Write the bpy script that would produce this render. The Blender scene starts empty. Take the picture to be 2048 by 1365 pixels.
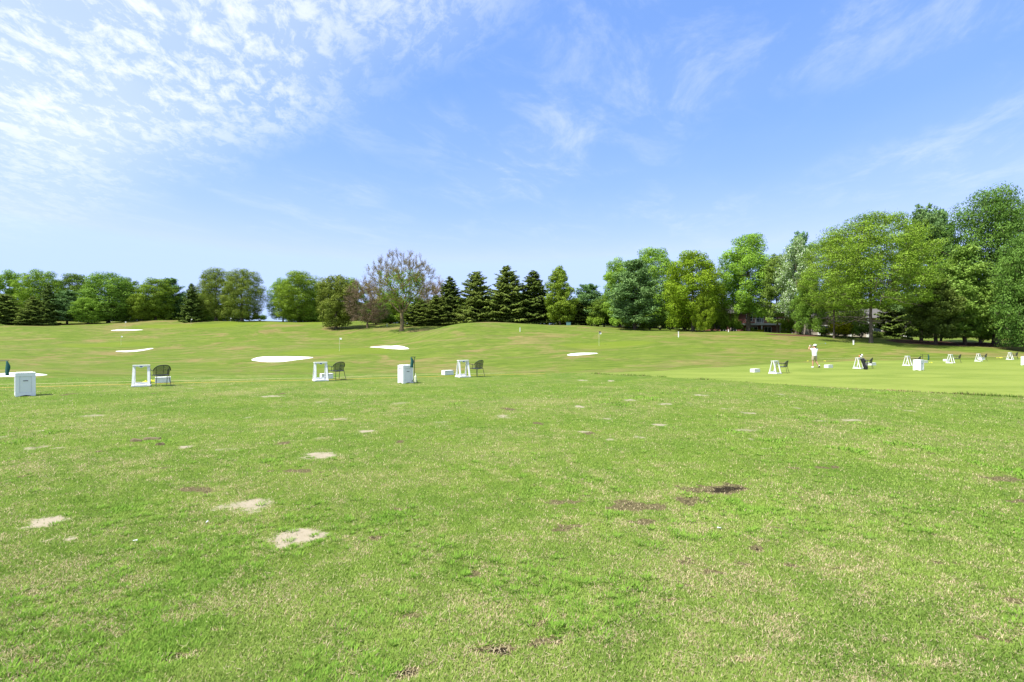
import bpy, bmesh, math, random
import numpy as np
from mathutils import Vector, Matrix

R = math.radians
SC = bpy.context.scene
COL = SC.collection
CAMH = 1.8          # eye height above the near tee, metres
F = 1024.0          # focal length in photo pixels (2048 wide, 18 mm lens)

# ------------------------------------------------------------------ camera, sky, sun, exposure
cam = bpy.data.cameras.new('camera'); cam.lens = 18; cam.sensor_width = 36
cam.clip_start = 0.05; cam.clip_end = 9000
camo = bpy.data.objects.new('camera', cam); COL.objects.link(camo)
camo.location = (0, 0, CAMH); camo.rotation_euler = (R(90), 0, 0)
SC.camera = camo

SUN_EL = R(60); SUN_DIR = Vector((-0.86, -0.51, 0)).normalized()      # towards the sun, on the ground
sun_vec = Vector((SUN_DIR.x * math.cos(SUN_EL), SUN_DIR.y * math.cos(SUN_EL), math.sin(SUN_EL)))

world = bpy.data.worlds.new('World'); SC.world = world; world.use_nodes = True
wn, wl = world.node_tree.nodes, world.node_tree.links
wn.clear()
def wnode(t, **kw):
    n = wn.new(t)
    for k, v in kw.items(): setattr(n, k, v)
    return n
def wmath(op, a, b=None, c=None, clamp=False):
    n = wn.new('ShaderNodeMath'); n.operation = op; n.use_clamp = clamp
    for i, v in enumerate((a, b, c)):
        if v is None: continue
        if isinstance(v, (int, float)): n.inputs[i].default_value = v
        else: wl.new(v, n.inputs[i])
    return n.outputs[0]
def wstep(v, lo, hi):
    n = wn.new('ShaderNodeMapRange'); n.interpolation_type = 'SMOOTHSTEP'
    wl.new(v, n.inputs[0]); n.inputs[1].default_value = lo; n.inputs[2].default_value = hi
    return n.outputs[0]
sky = wnode('ShaderNodeTexSky', sky_type='NISHITA')
sky.sun_disc = False; sky.sun_elevation = SUN_EL
sky.sun_rotation = math.atan2(SUN_DIR.x, SUN_DIR.y)
sky.altitude = 50; sky.air_density = 1.0; sky.dust_density = 0.6; sky.ozone_density = 2.0
tc = wnode('ShaderNodeTexCoord'); sep = wnode('ShaderNodeSeparateXYZ'); wl.new(tc.outputs['Generated'], sep.inputs[0])
zc = wmath('MAXIMUM', sep.outputs[2], 0.02)
pxx = wmath('DIVIDE', sep.outputs[0], zc); pyy = wmath('DIVIDE', sep.outputs[1], zc)
def wstretch(sx, sy, rot=0.0):
    m = wnode('ShaderNodeCombineXYZ'); c_, s_ = math.cos(rot), math.sin(rot)
    xr = wmath('ADD', wmath('MULTIPLY', pxx, c_), wmath('MULTIPLY', pyy, s_)); yr = wmath('SUBTRACT', wmath('MULTIPLY', pyy, c_), wmath('MULTIPLY', pxx, s_))
    wl.new(wmath('MULTIPLY', xr, sx), m.inputs[0]); wl.new(wmath('MULTIPLY', yr, sy), m.inputs[1]); return m.outputs[0]
def wnoise(vec, scale, detail, rough, dist=0.0):
    n = wnode('ShaderNodeTexNoise'); wl.new(vec, n.inputs['Vector'])
    n.inputs['Scale'].default_value = scale; n.inputs['Detail'].default_value = detail
    n.inputs['Roughness'].default_value = rough; n.inputs['Distortion'].default_value = dist
    return n.outputs['Fac']
n_big = wnoise(wstretch(1, .6), 1.1, 3, 0.5)
n_mid = wnoise(wstretch(1, .6, R(14)), 3.8, 9, 0.68, 0.35)
n_fine = wnoise(wstretch(1, .5, R(24)), 14.0, 8, 0.7, 0.4)
edge = wmath('ADD', wmath('ADD', pyy, wmath('MULTIPLY', pxx, 0.82)), -1.36)      # a bank of altocumulus ends along this line
edge = wmath('ADD', edge, wmath('MULTIPLY', wmath('SUBTRACT', n_big, 0.5), 1.1))
bank = wmath('SUBTRACT', 1.0, wstep(edge, -0.55, 0.5))
tex = wmath('ADD', wmath('MULTIPLY', n_mid, 0.5), wmath('MULTIPLY', n_fine, 0.5))
puff = wstep(tex, 0.36, 0.62)
cl1 = wmath('MULTIPLY', wmath('MULTIPLY', puff, bank), 0.95)
veil = wmath('MULTIPLY', wmath('MULTIPLY', bank, n_big), 0.75)
n_w = wnoise(wstretch(1, .5, R(-20)), 2.9, 9, 0.66, 0.45); n_w2 = wnoise(wstretch(1, .7), .8, 2, 0.5)
wisp = wmath('MULTIPLY', wstep(n_w, 0.44, 0.74), wstep(n_w2, 0.34, 0.60))
wisp = wmath('ADD', wmath('MULTIPLY', wisp, 0.34), wmath('MULTIPLY', wstep(n_w2, 0.3, 0.7), 0.07))
cloud = wmath('MAXIMUM', wmath('MAXIMUM', cl1, veil), wisp)
cloud = wmath('MULTIPLY', cloud, wstep(sep.outputs[2], 0.10, 0.34), clamp=True)
srgb = wnode('ShaderNodeSeparateColor'); wl.new(sky.outputs[0], srgb.inputs[0]); hsv = wnode('ShaderNodeCombineColor')
for i, (k, e) in enumerate(((1.12, 1.2), (1.62, 0.77), (3.3, 0.5))):      # clear air as the camera recorded it
    wl.new(wmath('MINIMUM', wmath('MULTIPLY', wmath('POWER', srgb.outputs[i], e), k), (3.7, 4.9, 9.0)[i]), hsv.inputs[i])
mixc = wnode('ShaderNodeMix', data_type='RGBA')
wl.new(cloud, mixc.inputs[0]); wl.new(hsv.outputs[0], mixc.inputs[6]); mixc.inputs[7].default_value = (6.2, 6.6, 7.2, 1)
bg = wnode('ShaderNodeBackground'); bg.inputs[1].default_value = 0.085; wl.new(mixc.outputs[2], bg.inputs[0])
wo = wnode('ShaderNodeOutputWorld'); wl.new(bg.outputs[0], wo.inputs[0])

sl = bpy.data.lights.new('sun', 'SUN'); sl.energy = 4.6; sl.angle = R(0.53); sl.color = (1.0, 0.955, 0.88)
so = bpy.data.objects.new('sun', sl); COL.objects.link(so)
so.rotation_euler = (-sun_vec).to_track_quat('-Z', 'Y').to_euler(); so.location = (-30, -10, 60)

vs = SC.view_settings; vs.view_transform = 'Standard'; vs.look = 'None'; vs.exposure = 1.0; vs.gamma = 1.0
vs.use_curve_mapping = False
SC.cycles.use_denoising = True
SC.cycles.max_bounces = 6; SC.cycles.diffuse_bounces = 3; SC.cycles.glossy_bounces = 2
SC.cycles.transmission_bounces = 4; SC.cycles.transparent_max_bounces = 6

# ------------------------------------------------------------------ numpy helpers
def _h(ix, iy, seed):
    h = (ix.astype(np.int64) * 374761393 + iy.astype(np.int64) * 668265263 + seed * 982451653) & 0xffffffff
    h = ((h ^ (h >> 13)) * 1274126177) & 0xffffffff
    h = h ^ (h >> 16)
    return (h & 0xffffff) / float(0xffffff)
def vnoise(x, y, seed=0):
    x = np.asarray(x, float); y = np.asarray(y, float)
    ix = np.floor(x); iy = np.floor(y); fx = x - ix; fy = y - iy
    fx = fx * fx * (3 - 2 * fx); fy = fy * fy * (3 - 2 * fy)
    a = _h(ix, iy, seed); b = _h(ix + 1, iy, seed); c = _h(ix, iy + 1, seed); d = _h(ix + 1, iy + 1, seed)
    return (a * (1 - fx) + b * fx) * (1 - fy) + (c * (1 - fx) + d * fx) * fy
def fbm(x, y, octv=4, seed=0, gain=0.5):
    s = 0; a = 1; t = 0
    for o in range(octv):
        s = s + a * vnoise(x * 2 ** o + 17.3 * o, y * 2 ** o - 9.1 * o, seed + o); t += a; a *= gain
    return s / t
def sstep(a, b, x):
    t = np.clip((x - a) / (b - a), 0, 1); return t * t * (3 - 2 * t)
def smooth1(a, axis, n=1):
    for _ in range(n):
        p = np.concatenate([np.take(a, [0], axis), a, np.take(a, [-1], axis)], axis)
        i = np.arange(a.shape[axis])
        a = 0.25 * np.take(p, i, axis) + 0.5 * np.take(p, i + 1, axis) + 0.25 * np.take(p, i + 2, axis)
    return a

# ------------------------------------------------------------------ the lie of the land (metres; camera stands at 0, 0)
RT = -0.35   # the second tee lies a little lower
COLS = [
 (-700, [(0,0),(19,0),(22,-.3),(38,-1.7),(56,-1.7),(80,-1.2),(100,.3),(125,3.4),(143,6.0),(170,7.6),(230,7.5)]),
 (0,    [(0,0),(22.5,0),(25,-.3),(38,-1.75),(50,-1.7),(57,-1.5),(80,-1.0),(100,.3),(120,2.2),(140,6.0),(165,7.7),(230,7.6)]),
 (250,  [(0,0),(28.5,0),(31,-.3),(44,-1.8),(56,-1.8),(75,-1.3),(97,-.24),(104,.35),(113,.75),(130,3.0),(143,4.95),(155,6.8),(168,8.4),(200,8.7),(260,7.5)]),
 (500,  [(0,0),(29,0),(32,-.3),(45,-1.9),(56,-1.9),(72,-1.2),(80,-.55),(95,0),(115,1.3),(135,3.9),(155,7.0),(170,8.6),(200,8.7),(260,7.5)]),
 (680,  [(0,0),(29,0),(32,-.3),(45,-1.9),(58,-1.9),(74,-1.0),(90,0),(100,.4),(120,2.2),(140,5.1),(155,7.1),(170,8.3),(200,8.5),(260,7.5)]),
 (800,  [(0,0),(29,0),(32,-.3),(45,-1.9),(58,-1.8),(75,-1.0),(90,.1),(101,.55),(115,2.8),(126,4.9),(140,6.1),(165,7.6),(200,7.8),(260,7)]),
 (920,  [(0,0),(29,0),(32,-.3),(45,-1.9),(58,-1.7),(72,-.9),(82,.2),(96,2.9),(110,6.15),(117,6.0),(125,5.3),(140,6.3),(170,7),(260,6)]),
 (1024, [(0,0),(29,0),(32,-.2),(45,-1.8),(58,-1.5),(75,-.4),(95,2.5),(112,5.85),(120,5.8),(135,6.0),(170,6.6),(260,6)]),
 (1120, [(0,-.1),(30,-.1),(34,-.3),(46,-1.6),(58,-1.2),(75,.0),(95,2.4),(115,5.2),(125,5.2),(145,6.0),(170,7.0),(260,9.8)]),
 (1200, [(0,-.18),(32,-.18),(36,-.4),(47,-1.4),(58,-1.1),(68,-.45),(72,-.28),(77,.1),(85,1.0),(100,3.2),(115,4.75),(130,5.4),(170,6.9),(260,9.8)]),
 (1400, [(0,RT),(42,RT),(46,-.6),(55,-.85),(70,.3),(85,2.2),(100,3.95),(107,4.15),(125,4.4),(170,6.3),(260,9.6)]),
 (1600, [(0,RT),(50,RT),(55,-.4),(61,-.25),(75,1.0),(90,2.9),(97,3.1),(120,3.0),(170,5.6),(260,9.2)]),
 (1750, [(0,RT),(54,RT),(58,-.25),(65,.3),(75,1.6),(90,2.3),(110,2.6),(170,5.2),(260,9)]),
 (1900, [(0,RT),(57,RT),(61,-.1),(66,.5),(74,1.2),(90,1.7),(120,2.5),(170,4.8),(260,8.6)]),
 (2048, [(0,RT),(59,RT),(63,-.1),(68,.3),(76,1.0),(95,1.6),(120,2.4),(170,4.6),(260,8.4)]),
 (2900, [(0,RT),(59,RT),(63,-.1),(68,.3),(76,1.0),(95,1.6),(120,2.4),(170,4.6),(260,8.4)]),
]
FAR = [(420, 3.0), (900, -4), (5000, -30)]
YT = np.concatenate([np.linspace(0, 260, 521), np.geomspace(262, 6000, 60)])
UT = np.linspace(-1.75, 1.85, 361)
_tab = np.array([np.interp(YT, [k[0] for k in c[1]] + [k[0] for k in FAR], [k[1] for k in c[1]] + [k[1] for k in FAR]) for c in COLS])
_tab[:, :521] = smooth1(_tab[:, :521], 1, 14)
_uc = np.array([(c[0] - 1024) / F for c in COLS])
TAB = np.array([np.interp(UT, _uc, _tab[:, j]) for j in range(len(YT))]).T
TAB = smooth1(TAB, 0, 14)
LIPX = np.array([-80, -40, -24, -20.5, 3.5, 7.3, 11.2, 16.3, 60.0]); LIPY = np.array([18.0, 20.0, 24.0, 28.9, 28.9, 26.3, 21.6, 16.5, -27.0])
def lip_s(X, Y):           # > 0 beyond the edge of the near tee
    return (Y - np.interp(X, LIPX, LIPY)) * np.where(X > 5, 0.72, 1.0)
def height(X, Y):
    X = np.asarray(X, float); Y = np.asarray(Y, float)
    u = np.clip(X / np.maximum(Y, 8.0), -1.74, 1.84); y = np.clip(Y, 0, 5990)
    fu = (u - UT[0]) / (UT[1] - UT[0]); iu = np.clip(fu.astype(int), 0, len(UT) - 2); fu = fu - iu
    j = np.clip(np.searchsorted(YT, y, side='right') - 1, 0, len(YT) - 2); fy = (y - YT[j]) / (YT[j + 1] - YT[j])
    z = (TAB[iu, j] * (1 - fu) + TAB[iu + 1, j] * fu) * (1 - fy) + (TAB[iu, j + 1] * (1 - fu) + TAB[iu + 1, j + 1] * fu) * fy
    und = (fbm(X / 17.0, Y / 17.0, 3, 5) - 0.5) * 1.2 + (fbm(X / 6.0, Y / 6.0, 2, 9) - 0.5) * 0.22
    z = z + und * sstep(46, 62, Y) * (1 - sstep(300, 500, Y))
    w = sstep(-0.25, 0.45, lip_s(X, Y))
    micro = (fbm(X / 2.3, Y / 2.3, 3, 21) - 0.5) * 0.03
    return z * w + micro * (1 - sstep(200, 300, Y))
def hgt(x, y): return float(height(np.array([x]), np.array([y]))[0])
def at(px, Y):
    X = (px - 1024) / F * Y
    return Vector((X, Y, hgt(X, Y)))
def hit(px, py, y0=2.0, y1=260.0):
    ys = np.linspace(y0, y1, 6000); xs = (px - 1024) / F * ys
    zs = CAMH - (py - 682.5) / F * ys
    d = height(xs, ys) - zs
    k = np.argmax(d >= 0) if (d >= 0).any() else len(ys) - 1
    return Vector((xs[k], ys[k], float(height(xs[k:k + 1], ys[k:k + 1])[0])))

# ------------------------------------------------------------------ material helpers
class NT:
    def __init__(s, name):
        s.m = bpy.data.materials.new(name); s.m.use_nodes = True
        s.n, s.l = s.m.node_tree.nodes, s.m.node_tree.links
        s.n.clear(); s.out = s.n.new('ShaderNodeOutputMaterial')
    def node(s, t, **kw):
        n = s.n.new(t)
        for k, v in kw.items(): setattr(n, k, v)
        return n
    def put(s, sock, v):
        if isinstance(v, bpy.types.NodeSocket): s.l.new(v, sock)
        elif isinstance(v, (tuple, list)) and len(v) == 3 and sock.type == 'RGBA': sock.default_value = (*v, 1)
        else: sock.default_value = v
    def math(s, op, a, b=0.0, c=0.0, clamp=False):
        n = s.node('ShaderNodeMath', operation=op, use_clamp=clamp)
        s.put(n.inputs[0], a); s.put(n.inputs[1], b)
        if op in ('MULTIPLY_ADD',): s.put(n.inputs[2], c)
        return n.outputs[0]
    def mix(s, f, a, b):
        n = s.node('ShaderNodeMix', data_type='RGBA'); s.put(n.inputs[0], f); s.put(n.inputs[6], a); s.put(n.inputs[7], b)
        return n.outputs[2]
    def step(s, v, lo, hi):
        n = s.node('ShaderNodeMapRange', interpolation_type='SMOOTHSTEP'); s.put(n.inputs[0], v)
        n.inputs[1].default_value = lo; n.inputs[2].default_value = hi
        return n.outputs[0]
    def noise(s, vec, scale, detail=3, rough=0.55, dist=0.0):
        n = s.node('ShaderNodeTexNoise'); s.put(n.inputs['Vector'], vec)
        n.inputs['Scale'].default_value = scale; n.inputs['Detail'].default_value = detail
        n.inputs['Roughness'].default_value = rough; n.inputs['Distortion'].default_value = dist
        return n.outputs['Fac']
    def pos(s, scale=None, rot=None):
        g = s.node('ShaderNodeNewGeometry').outputs['Position']
        if scale is None: return g
        m = s.node('ShaderNodeMapping'); s.put(m.inputs[0], g); m.inputs['Scale'].default_value = scale
        if rot: m.inputs['Rotation'].default_value = rot
        return m.outputs[0]
    def objpos(s, scale=(1, 1, 1)):
        t = s.node('ShaderNodeTexCoord').outputs['Object']
        m = s.node('ShaderNodeMapping'); s.put(m.inputs[0], t); m.inputs['Scale'].default_value = scale
        return m.outputs[0]
    def bump(s, h, strength, dist):
        n = s.node('ShaderNodeBump'); s.put(n.inputs['Height'], h); n.inputs['Strength'].default_value = strength
        n.inputs['Distance'].default_value = dist
        return n.outputs[0]
    def principled(s, col, rough=0.6, normal=None, metal=0.0, spec=0.5):
        n = s.node('ShaderNodeBsdfPrincipled'); s.put(n.inputs['Base Color'], col); s.put(n.inputs['Roughness'], rough)
        s.put(n.inputs['Metallic'], metal); n.inputs['Specular IOR Level'].default_value = spec
        if normal is not None: s.put(n.inputs['Normal'], normal)
        s.l.new(n.outputs[0], s.out.inputs[0]); return n
def simple(name, col, rough=0.55, var=0.08, scale=14.0, metal=0.0, spec=0.5, bump=0.0):
    t = NT(name); nz = t.noise(t.objpos(), scale, 4, 0.6)
    c = t.mix(nz, tuple(x * (1 - var) for x in col), tuple(min(1, x * (1 + var)) for x in col))
    nrm = t.bump(t.noise(t.objpos(), scale * 4, 3), bump, 0.004) if bump else None
    t.principled(c, rough, nrm, metal, spec); return t.m

M = {}
def wood_white():
    t = NT('white_painted_wood'); p = t.objpos((1, 1, 1)); n1 = t.noise(p, 9, 5, 0.65); n2 = t.noise(p, 55, 3, 0.6)
    c = t.mix(t.step(n1, 0.35, 0.75), (0.80, 0.80, 0.79), (0.70, 0.70, 0.67))
    c = t.mix(t.math('MULTIPLY', t.step(n2, 0.62, 0.8), 0.35), c, (0.5, 0.49, 0.45))
    t.principled(c, 0.5, t.bump(n2, 0.15, 0.003)); return t.m
M['white'] = wood_white()
M['plastic'] = simple('white_moulded_plastic', (0.78, 0.79, 0.80), 0.38, 0.04, 6)
M['panel'] = simple('white_panel_plastic', (0.73, 0.745, 0.76), 0.42, 0.04, 6)
M['slot'] = simple('dark_slot', (0.03, 0.032, 0.03), 0.6)
M['emblem'] = simple('blue_emblem', (0.05, 0.10, 0.42), 0.5)
M['iron'] = simple('dark_green_iron', (0.022, 0.026, 0.020), 0.45, 0.3, 30)
M['cushion'] = simple('slate_blue_seat', (0.11, 0.12, 0.17), 0.7, 0.2, 40)
M['rope_y'] = simple('yellow_rope', (0.50, 0.37, 0.07), 0.7, 0.2, 60)
M['rope_p'] = simple('pale_yellow_rope', (0.50, 0.46, 0.20), 0.7, 0.2, 60)
M['ball'] = simple('yellow_ball', (0.80, 0.78, 0.06), 0.35, 0.05, 60)
M['towel'] = simple('green_towel', (0.012, 0.085, 0.075), 0.9, 0.3, 30, bump=0.4)
M['bottle'] = simple('cream_plastic', (0.70, 0.72, 0.52), 0.4)
M['skin'] = simple('skin', (0.50, 0.27, 0.18), 0.55, 0.08, 12)
M['shirt'] = simple('white_shirt', (0.78, 0.78, 0.79), 0.8, 0.04, 18)
M['khaki'] = simple('khaki_cloth', (0.42, 0.36, 0.25), 0.8, 0.08, 18)
M['shoe'] = simple('white_shoe', (0.72, 0.72, 0.72), 0.5)
M['sole'] = simple('dark_sole', (0.03, 0.03, 0.035), 0.7)
M['hair'] = simple('brown_hair', (0.06, 0.04, 0.025), 0.7)
M['steel'] = simple('steel', (0.62, 0.64, 0.66), 0.25, 0.05, 20, metal=1.0)
M['black'] = simple('black_nylon', (0.012, 0.012, 0.016), 0.55, 0.3, 20)
M['blackgrey'] = simple('grey_nylon', (0.06, 0.06, 0.07), 0.6, 0.3, 20)
M['orange'] = simple('orange_cover', (0.65, 0.16, 0.06), 0.6)
M['flagcloth'] = simple('white_flag_cloth', (0.75, 0.75, 0.76), 0.8)
M['flagdark'] = simple('dark_flag_cloth', (0.03, 0.03, 0.05), 0.8)
M['pole'] = simple('pale_flagstick', (0.70, 0.69, 0.55), 0.4)
M['utility'] = simple('teal_box_paint', (0.09, 0.20, 0.19), 0.5)
M['trim'] = simple('white_house_trim', (0.75, 0.75, 0.73), 0.5, 0.05, 3)
M['glass'] = simple('window_glass', (0.03, 0.04, 0.05), 0.08, 0.2, 1)
M['shingle'] = simple('grey_shingles', (0.10, 0.095, 0.09), 0.85, 0.3, 3)
M['tee_wood'] = simple('broken_tee_white', (0.8, 0.8, 0.82), 0.5)
M['divot'] = simple('divot_soil', (0.12, 0.098, 0.045), 0.95, 0.4, 30, bump=0.8)
def brickmat(name, a, b, mortar, scale):
    t = NT(name); bt = t.node('ShaderNodeTexBrick'); tcn = t.node('ShaderNodeTexCoord').outputs['Object']
    m = t.node('ShaderNodeMapping'); t.put(m.inputs[0], tcn); m.inputs['Rotation'].default_value = (R(90), 0, 0)
    t.put(bt.inputs['Vector'], m.outputs[0]); bt.inputs['Scale'].default_value = scale
    t.put(bt.inputs['Color1'], a); t.put(bt.inputs['Color2'], b); t.put(bt.inputs['Mortar'], mortar)
    t.principled(bt.outputs['Color'], 0.85, t.bump(bt.outputs['Fac'], -0.3, 0.01)); return t.m
M['brick'] = brickmat('red_brick', (0.26, 0.075, 0.05), (0.20, 0.06, 0.045), (0.30, 0.25, 0.22), 4.5)
M['stone'] = brickmat('buff_stone', (0.40, 0.34, 0.27), (0.33, 0.29, 0.24), (0.34, 0.31, 0.27), 2.2)
def barkmat(name, a, b):
    t = NT(name); p = t.objpos((6, 6, 1.3)); n = t.noise(p, 1.5, 6, 0.7, 0.6)
    t.principled(t.mix(t.step(n, 0.3, 0.7), a, b), 0.95, t.bump(n, 0.8, 0.05), spec=0.1); return t.m
M['bark'] = barkmat('grey_brown_bark', (0.075, 0.060, 0.046), (0.19, 0.155, 0.12))
M['bark_pale'] = barkmat('pale_bark', (0.15, 0.125, 0.10), (0.33, 0.29, 0.24))
M['bark_warm'] = barkmat('warm_brown_bark', (0.100, 0.078, 0.038), (0.27, 0.215, 0.12))
M['bark_dark'] = barkmat('dark_bark', (0.045, 0.034, 0.026), (0.11, 0.085, 0.065))
def leafmat(name, dark, light, tip=None, trans=0.2, nscale=0.28, tipamt=0.08):
    t = NT(name); g = t.node('ShaderNodeNewGeometry'); oi = t.node('ShaderNodeObjectInfo')
    nz = t.noise(t.objpos(), nscale, 3, 0.6)
    f = t.math('ADD', t.math('MULTIPLY', t.step(nz, 0.3, 0.7), 0.55), t.math('MULTIPLY', g.outputs['Random Per Island'], 0.5))
    c = t.mix(f, dark, light)
    if tip: c = t.mix(t.step(g.outputs['Random Per Island'], 1 - tipamt - 0.03, 1 - tipamt + 0.03), c, tip)
    hs = t.node('ShaderNodeHueSaturation'); t.put(hs.inputs['Color'], c)
    hs.inputs['Saturation'].default_value = 1.08; t.put(hs.inputs['Value'], t.math('MULTIPLY_ADD', oi.outputs['Random'], 0.26, 1.08))
    t.put(hs.inputs['Hue'], t.math('MULTIPLY_ADD', oi.outputs['Random'], 0.016, 0.486))
    d = t.node('ShaderNodeBsdfDiffuse'); t.put(d.inputs[0], hs.outputs[0])
    tr = t.node('ShaderNodeBsdfTranslucent'); t.put(tr.inputs[0], hs.outputs[0])
    gl = t.node('ShaderNodeBsdfGlossy'); gl.inputs['Roughness'].default_value = 0.45; t.put(gl.inputs[0], (0.5, 0.55, 0.5))
    m1 = t.node('ShaderNodeMixShader'); m1.inputs[0].default_value = trans
    t.l.new(d.outputs[0], m1.inputs[1]); t.l.new(tr.outputs[0], m1.inputs[2])
    m2 = t.node('ShaderNodeMixShader'); m2.inputs[0].default_value = 0.012
    t.l.new(m1.outputs[0], m2.inputs[1]); t.l.new(gl.outputs[0], m2.inputs[2])
    t.l.new(m2.outputs[0], t.out.inputs[0]); return t.m
M['leaf_mid'] = leafmat('leaf_mid_green', (0.085, 0.150, 0.022), (0.215, 0.315, 0.052))
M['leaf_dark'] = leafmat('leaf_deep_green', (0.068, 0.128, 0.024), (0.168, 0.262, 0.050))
M['leaf_deep'] = leafmat('leaf_deepest_green', (0.048, 0.105, 0.024), (0.125, 0.215, 0.048))
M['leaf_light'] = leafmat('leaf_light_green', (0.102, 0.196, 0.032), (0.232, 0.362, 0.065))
M['leaf_yellow'] = leafmat('leaf_yellow_green', (0.094, 0.168, 0.020), (0.225, 0.325, 0.042))
M['leaf_olive'] = leafmat('leaf_olive', (0.080, 0.125, 0.024), (0.200, 0.255, 0.055))
M['leaf_locust'] = leafmat('leaf_locust', (0.092, 0.175, 0.026), (0.220, 0.335, 0.060))
M['leaf_silver'] = leafmat('leaf_silver', (0.109, 0.189, 0.065), (0.246, 0.341, 0.131), (0.609, 0.667, 0.551), tipamt=0.12)
M['needle_dark'] = leafmat('needles_dark', (0.055, 0.092, 0.022), (0.140, 0.195, 0.050), trans=0.12)
M['needle_mid'] = leafmat('needles_olive', (0.075, 0.115, 0.026), (0.180, 0.235, 0.060), trans=0.12)
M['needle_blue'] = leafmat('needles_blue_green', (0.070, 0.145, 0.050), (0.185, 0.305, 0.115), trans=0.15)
M['needle_yel'] = leafmat('needles_yellow_green', (0.094, 0.167, 0.032), (0.232, 0.341, 0.087), trans=0.15)
M['dry'] = leafmat('dry_brown_leaves', (0.125, 0.096, 0.062), (0.265, 0.212, 0.150), trans=0.15)
M['dry_olive'] = leafmat('dry_olive_leaves', (0.125, 0.104, 0.034), (0.255, 0.222, 0.085), trans=0.15)
M['dry_grey'] = leafmat('dry_grey_twigs', (0.189, 0.138, 0.109), (0.392, 0.312, 0.254), trans=0.1)
M['bush_yel'] = leafmat('bush_yellow', (0.160, 0.203, 0.017), (0.435, 0.435, 0.043))

# ------------------------------------------------------------------ object helpers
def link(o, parent=None):
    COL.objects.link(o)
    if parent is not None: o.parent = parent
    return o
def tag(o, label=None, cat=None, group=None, kind=None):
    for k, v in (('label', label), ('category', cat), ('group', group), ('kind', kind)):
        if v: o[k] = v
    return o
def empty(name, loc, rz=0.0, label=None, cat=None, group=None):
    o = bpy.data.objects.new(name, None); link(o); o.location = loc; o.rotation_euler = (0, 0, rz)
    o.empty_display_size = 0.2
    return tag(o, label, cat, group)
def npmesh(name, verts, faces, mat=None, smooth=False):
    """verts (N,3), faces (M,k) with one k"""
    me = bpy.data.meshes.new(name); verts = np.asarray(verts, np.float32); faces = np.asarray(faces, np.int32)
    m, k = faces.shape
    me.vertices.add(len(verts)); me.vertices.foreach_set('co', verts.ravel())
    me.loops.add(m * k); me.loops.foreach_set('vertex_index', faces.ravel())
    me.polygons.add(m); me.polygons.foreach_set('loop_start', np.arange(0, m * k, k, dtype=np.int32))
    if smooth: me.polygons.foreach_set('use_smooth', np.ones(m, bool))
    me.update(calc_edges=True)
    if mat: me.materials.append(mat)
    return me
class MB:
    """collects boxes, bars and tubes into one mesh"""
    def __init__(s): s.bm = bmesh.new()
    def box(s, c, size, rot=None, bevel=0.0):
        r = bmesh.ops.create_cube(s.bm, size=1.0)
        mtx = Matrix.Translation(c) @ (rot.to_4x4() if rot is not None else Matrix.Identity(4)) @ Matrix.Diagonal((*size, 1))
        bmesh.ops.transform(s.bm, matrix=mtx, verts=r['verts'])
        if bevel:
            es = {e for v in r['verts'] for e in v.link_edges}
            bmesh.ops.bevel(s.bm, geom=list(es), offset=bevel, segments=2, affect='EDGES')
        return s
    def bar(s, a, b, w, d, bevel=0.0, up=Vector((0, 1, 0))):
        a, b = Vector(a), Vector(b); z = (b - a).normalized(); x = up.cross(z)
        if x.length < 1e-4: x = Vector((1, 0, 0))
        x.normalize(); y = z.cross(x)
        return s.box((a + b) / 2, (w, d, (b - a).length), Matrix((x, y, z)).transposed(), bevel)
    def tube(s, pts, r, n=6, cap=True):
        pts = [Vector(p) for p in pts]; rr = r if isinstance(r, (list, tuple)) else [r] * len(pts); rings = []
        ref = Vector((0.31, 0.42, 0.85))
        for i, p in enumerate(pts):
            t = (pts[min(i + 1, len(pts) - 1)] - pts[max(i - 1, 0)]).normalized()
            x = t.cross(ref)
            if x.length < 0.05: x = t.cross(Vector((1, 0, 0)))
            x.normalize(); y = t.cross(x)
            rings.append([s.bm.verts.new(p + (x * math.cos(2 * math.pi * k / n) + y * math.sin(2 * math.pi * k / n)) * rr[i]) for k in range(n)])
        for a, b in zip(rings, rings[1:]):
            for k in range(n): s.bm.faces.new((a[k], a[(k + 1) % n], b[(k + 1) % n], b[k]))
        if cap: s.bm.faces.new(rings[0][::-1]); s.bm.faces.new(rings[-1])
        return s
    def prism(s, pts, y0, y1):
        a = [s.bm.verts.new((p[0], y0, p[1])) for p in pts]; b = [s.bm.verts.new((p[0], y1, p[1])) for p in pts]
        s.bm.faces.new(a); s.bm.faces.new(b[::-1]); n = len(pts)
        for k in range(n): s.bm.faces.new((a[k], b[k], b[(k + 1) % n], a[(k + 1) % n]))
        return s
    def ball(s, c, r, u=12, v=8, scale=(1, 1, 1)):
        q = bmesh.ops.create_uvsphere(s.bm, u_segments=u, v_segments=v, radius=r)
        bmesh.ops.transform(s.bm, matrix=Matrix.Translation(c) @ Matrix.Diagonal((*scale, 1)), verts=q['verts'])
        return s
    def build(s, name, mat, parent=None, smooth=False):
        bmesh.ops.recalc_face_normals(s.bm, faces=s.bm.faces)
        me = bpy.data.meshes.new(name); s.bm.to_mesh(me); s.bm.free()
        if mat: me.materials.append(mat)
        if smooth: me.polygons.foreach_set('use_smooth', np.ones(len(me.polygons), bool))
        return link(bpy.data.objects.new(name, me), parent)
def copy_tree(o, parent=None):
    c = o.copy(); COL.objects.link(c); c.parent = parent
    for ch in list(o.children): copy_tree(ch, c)
    return c

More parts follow.
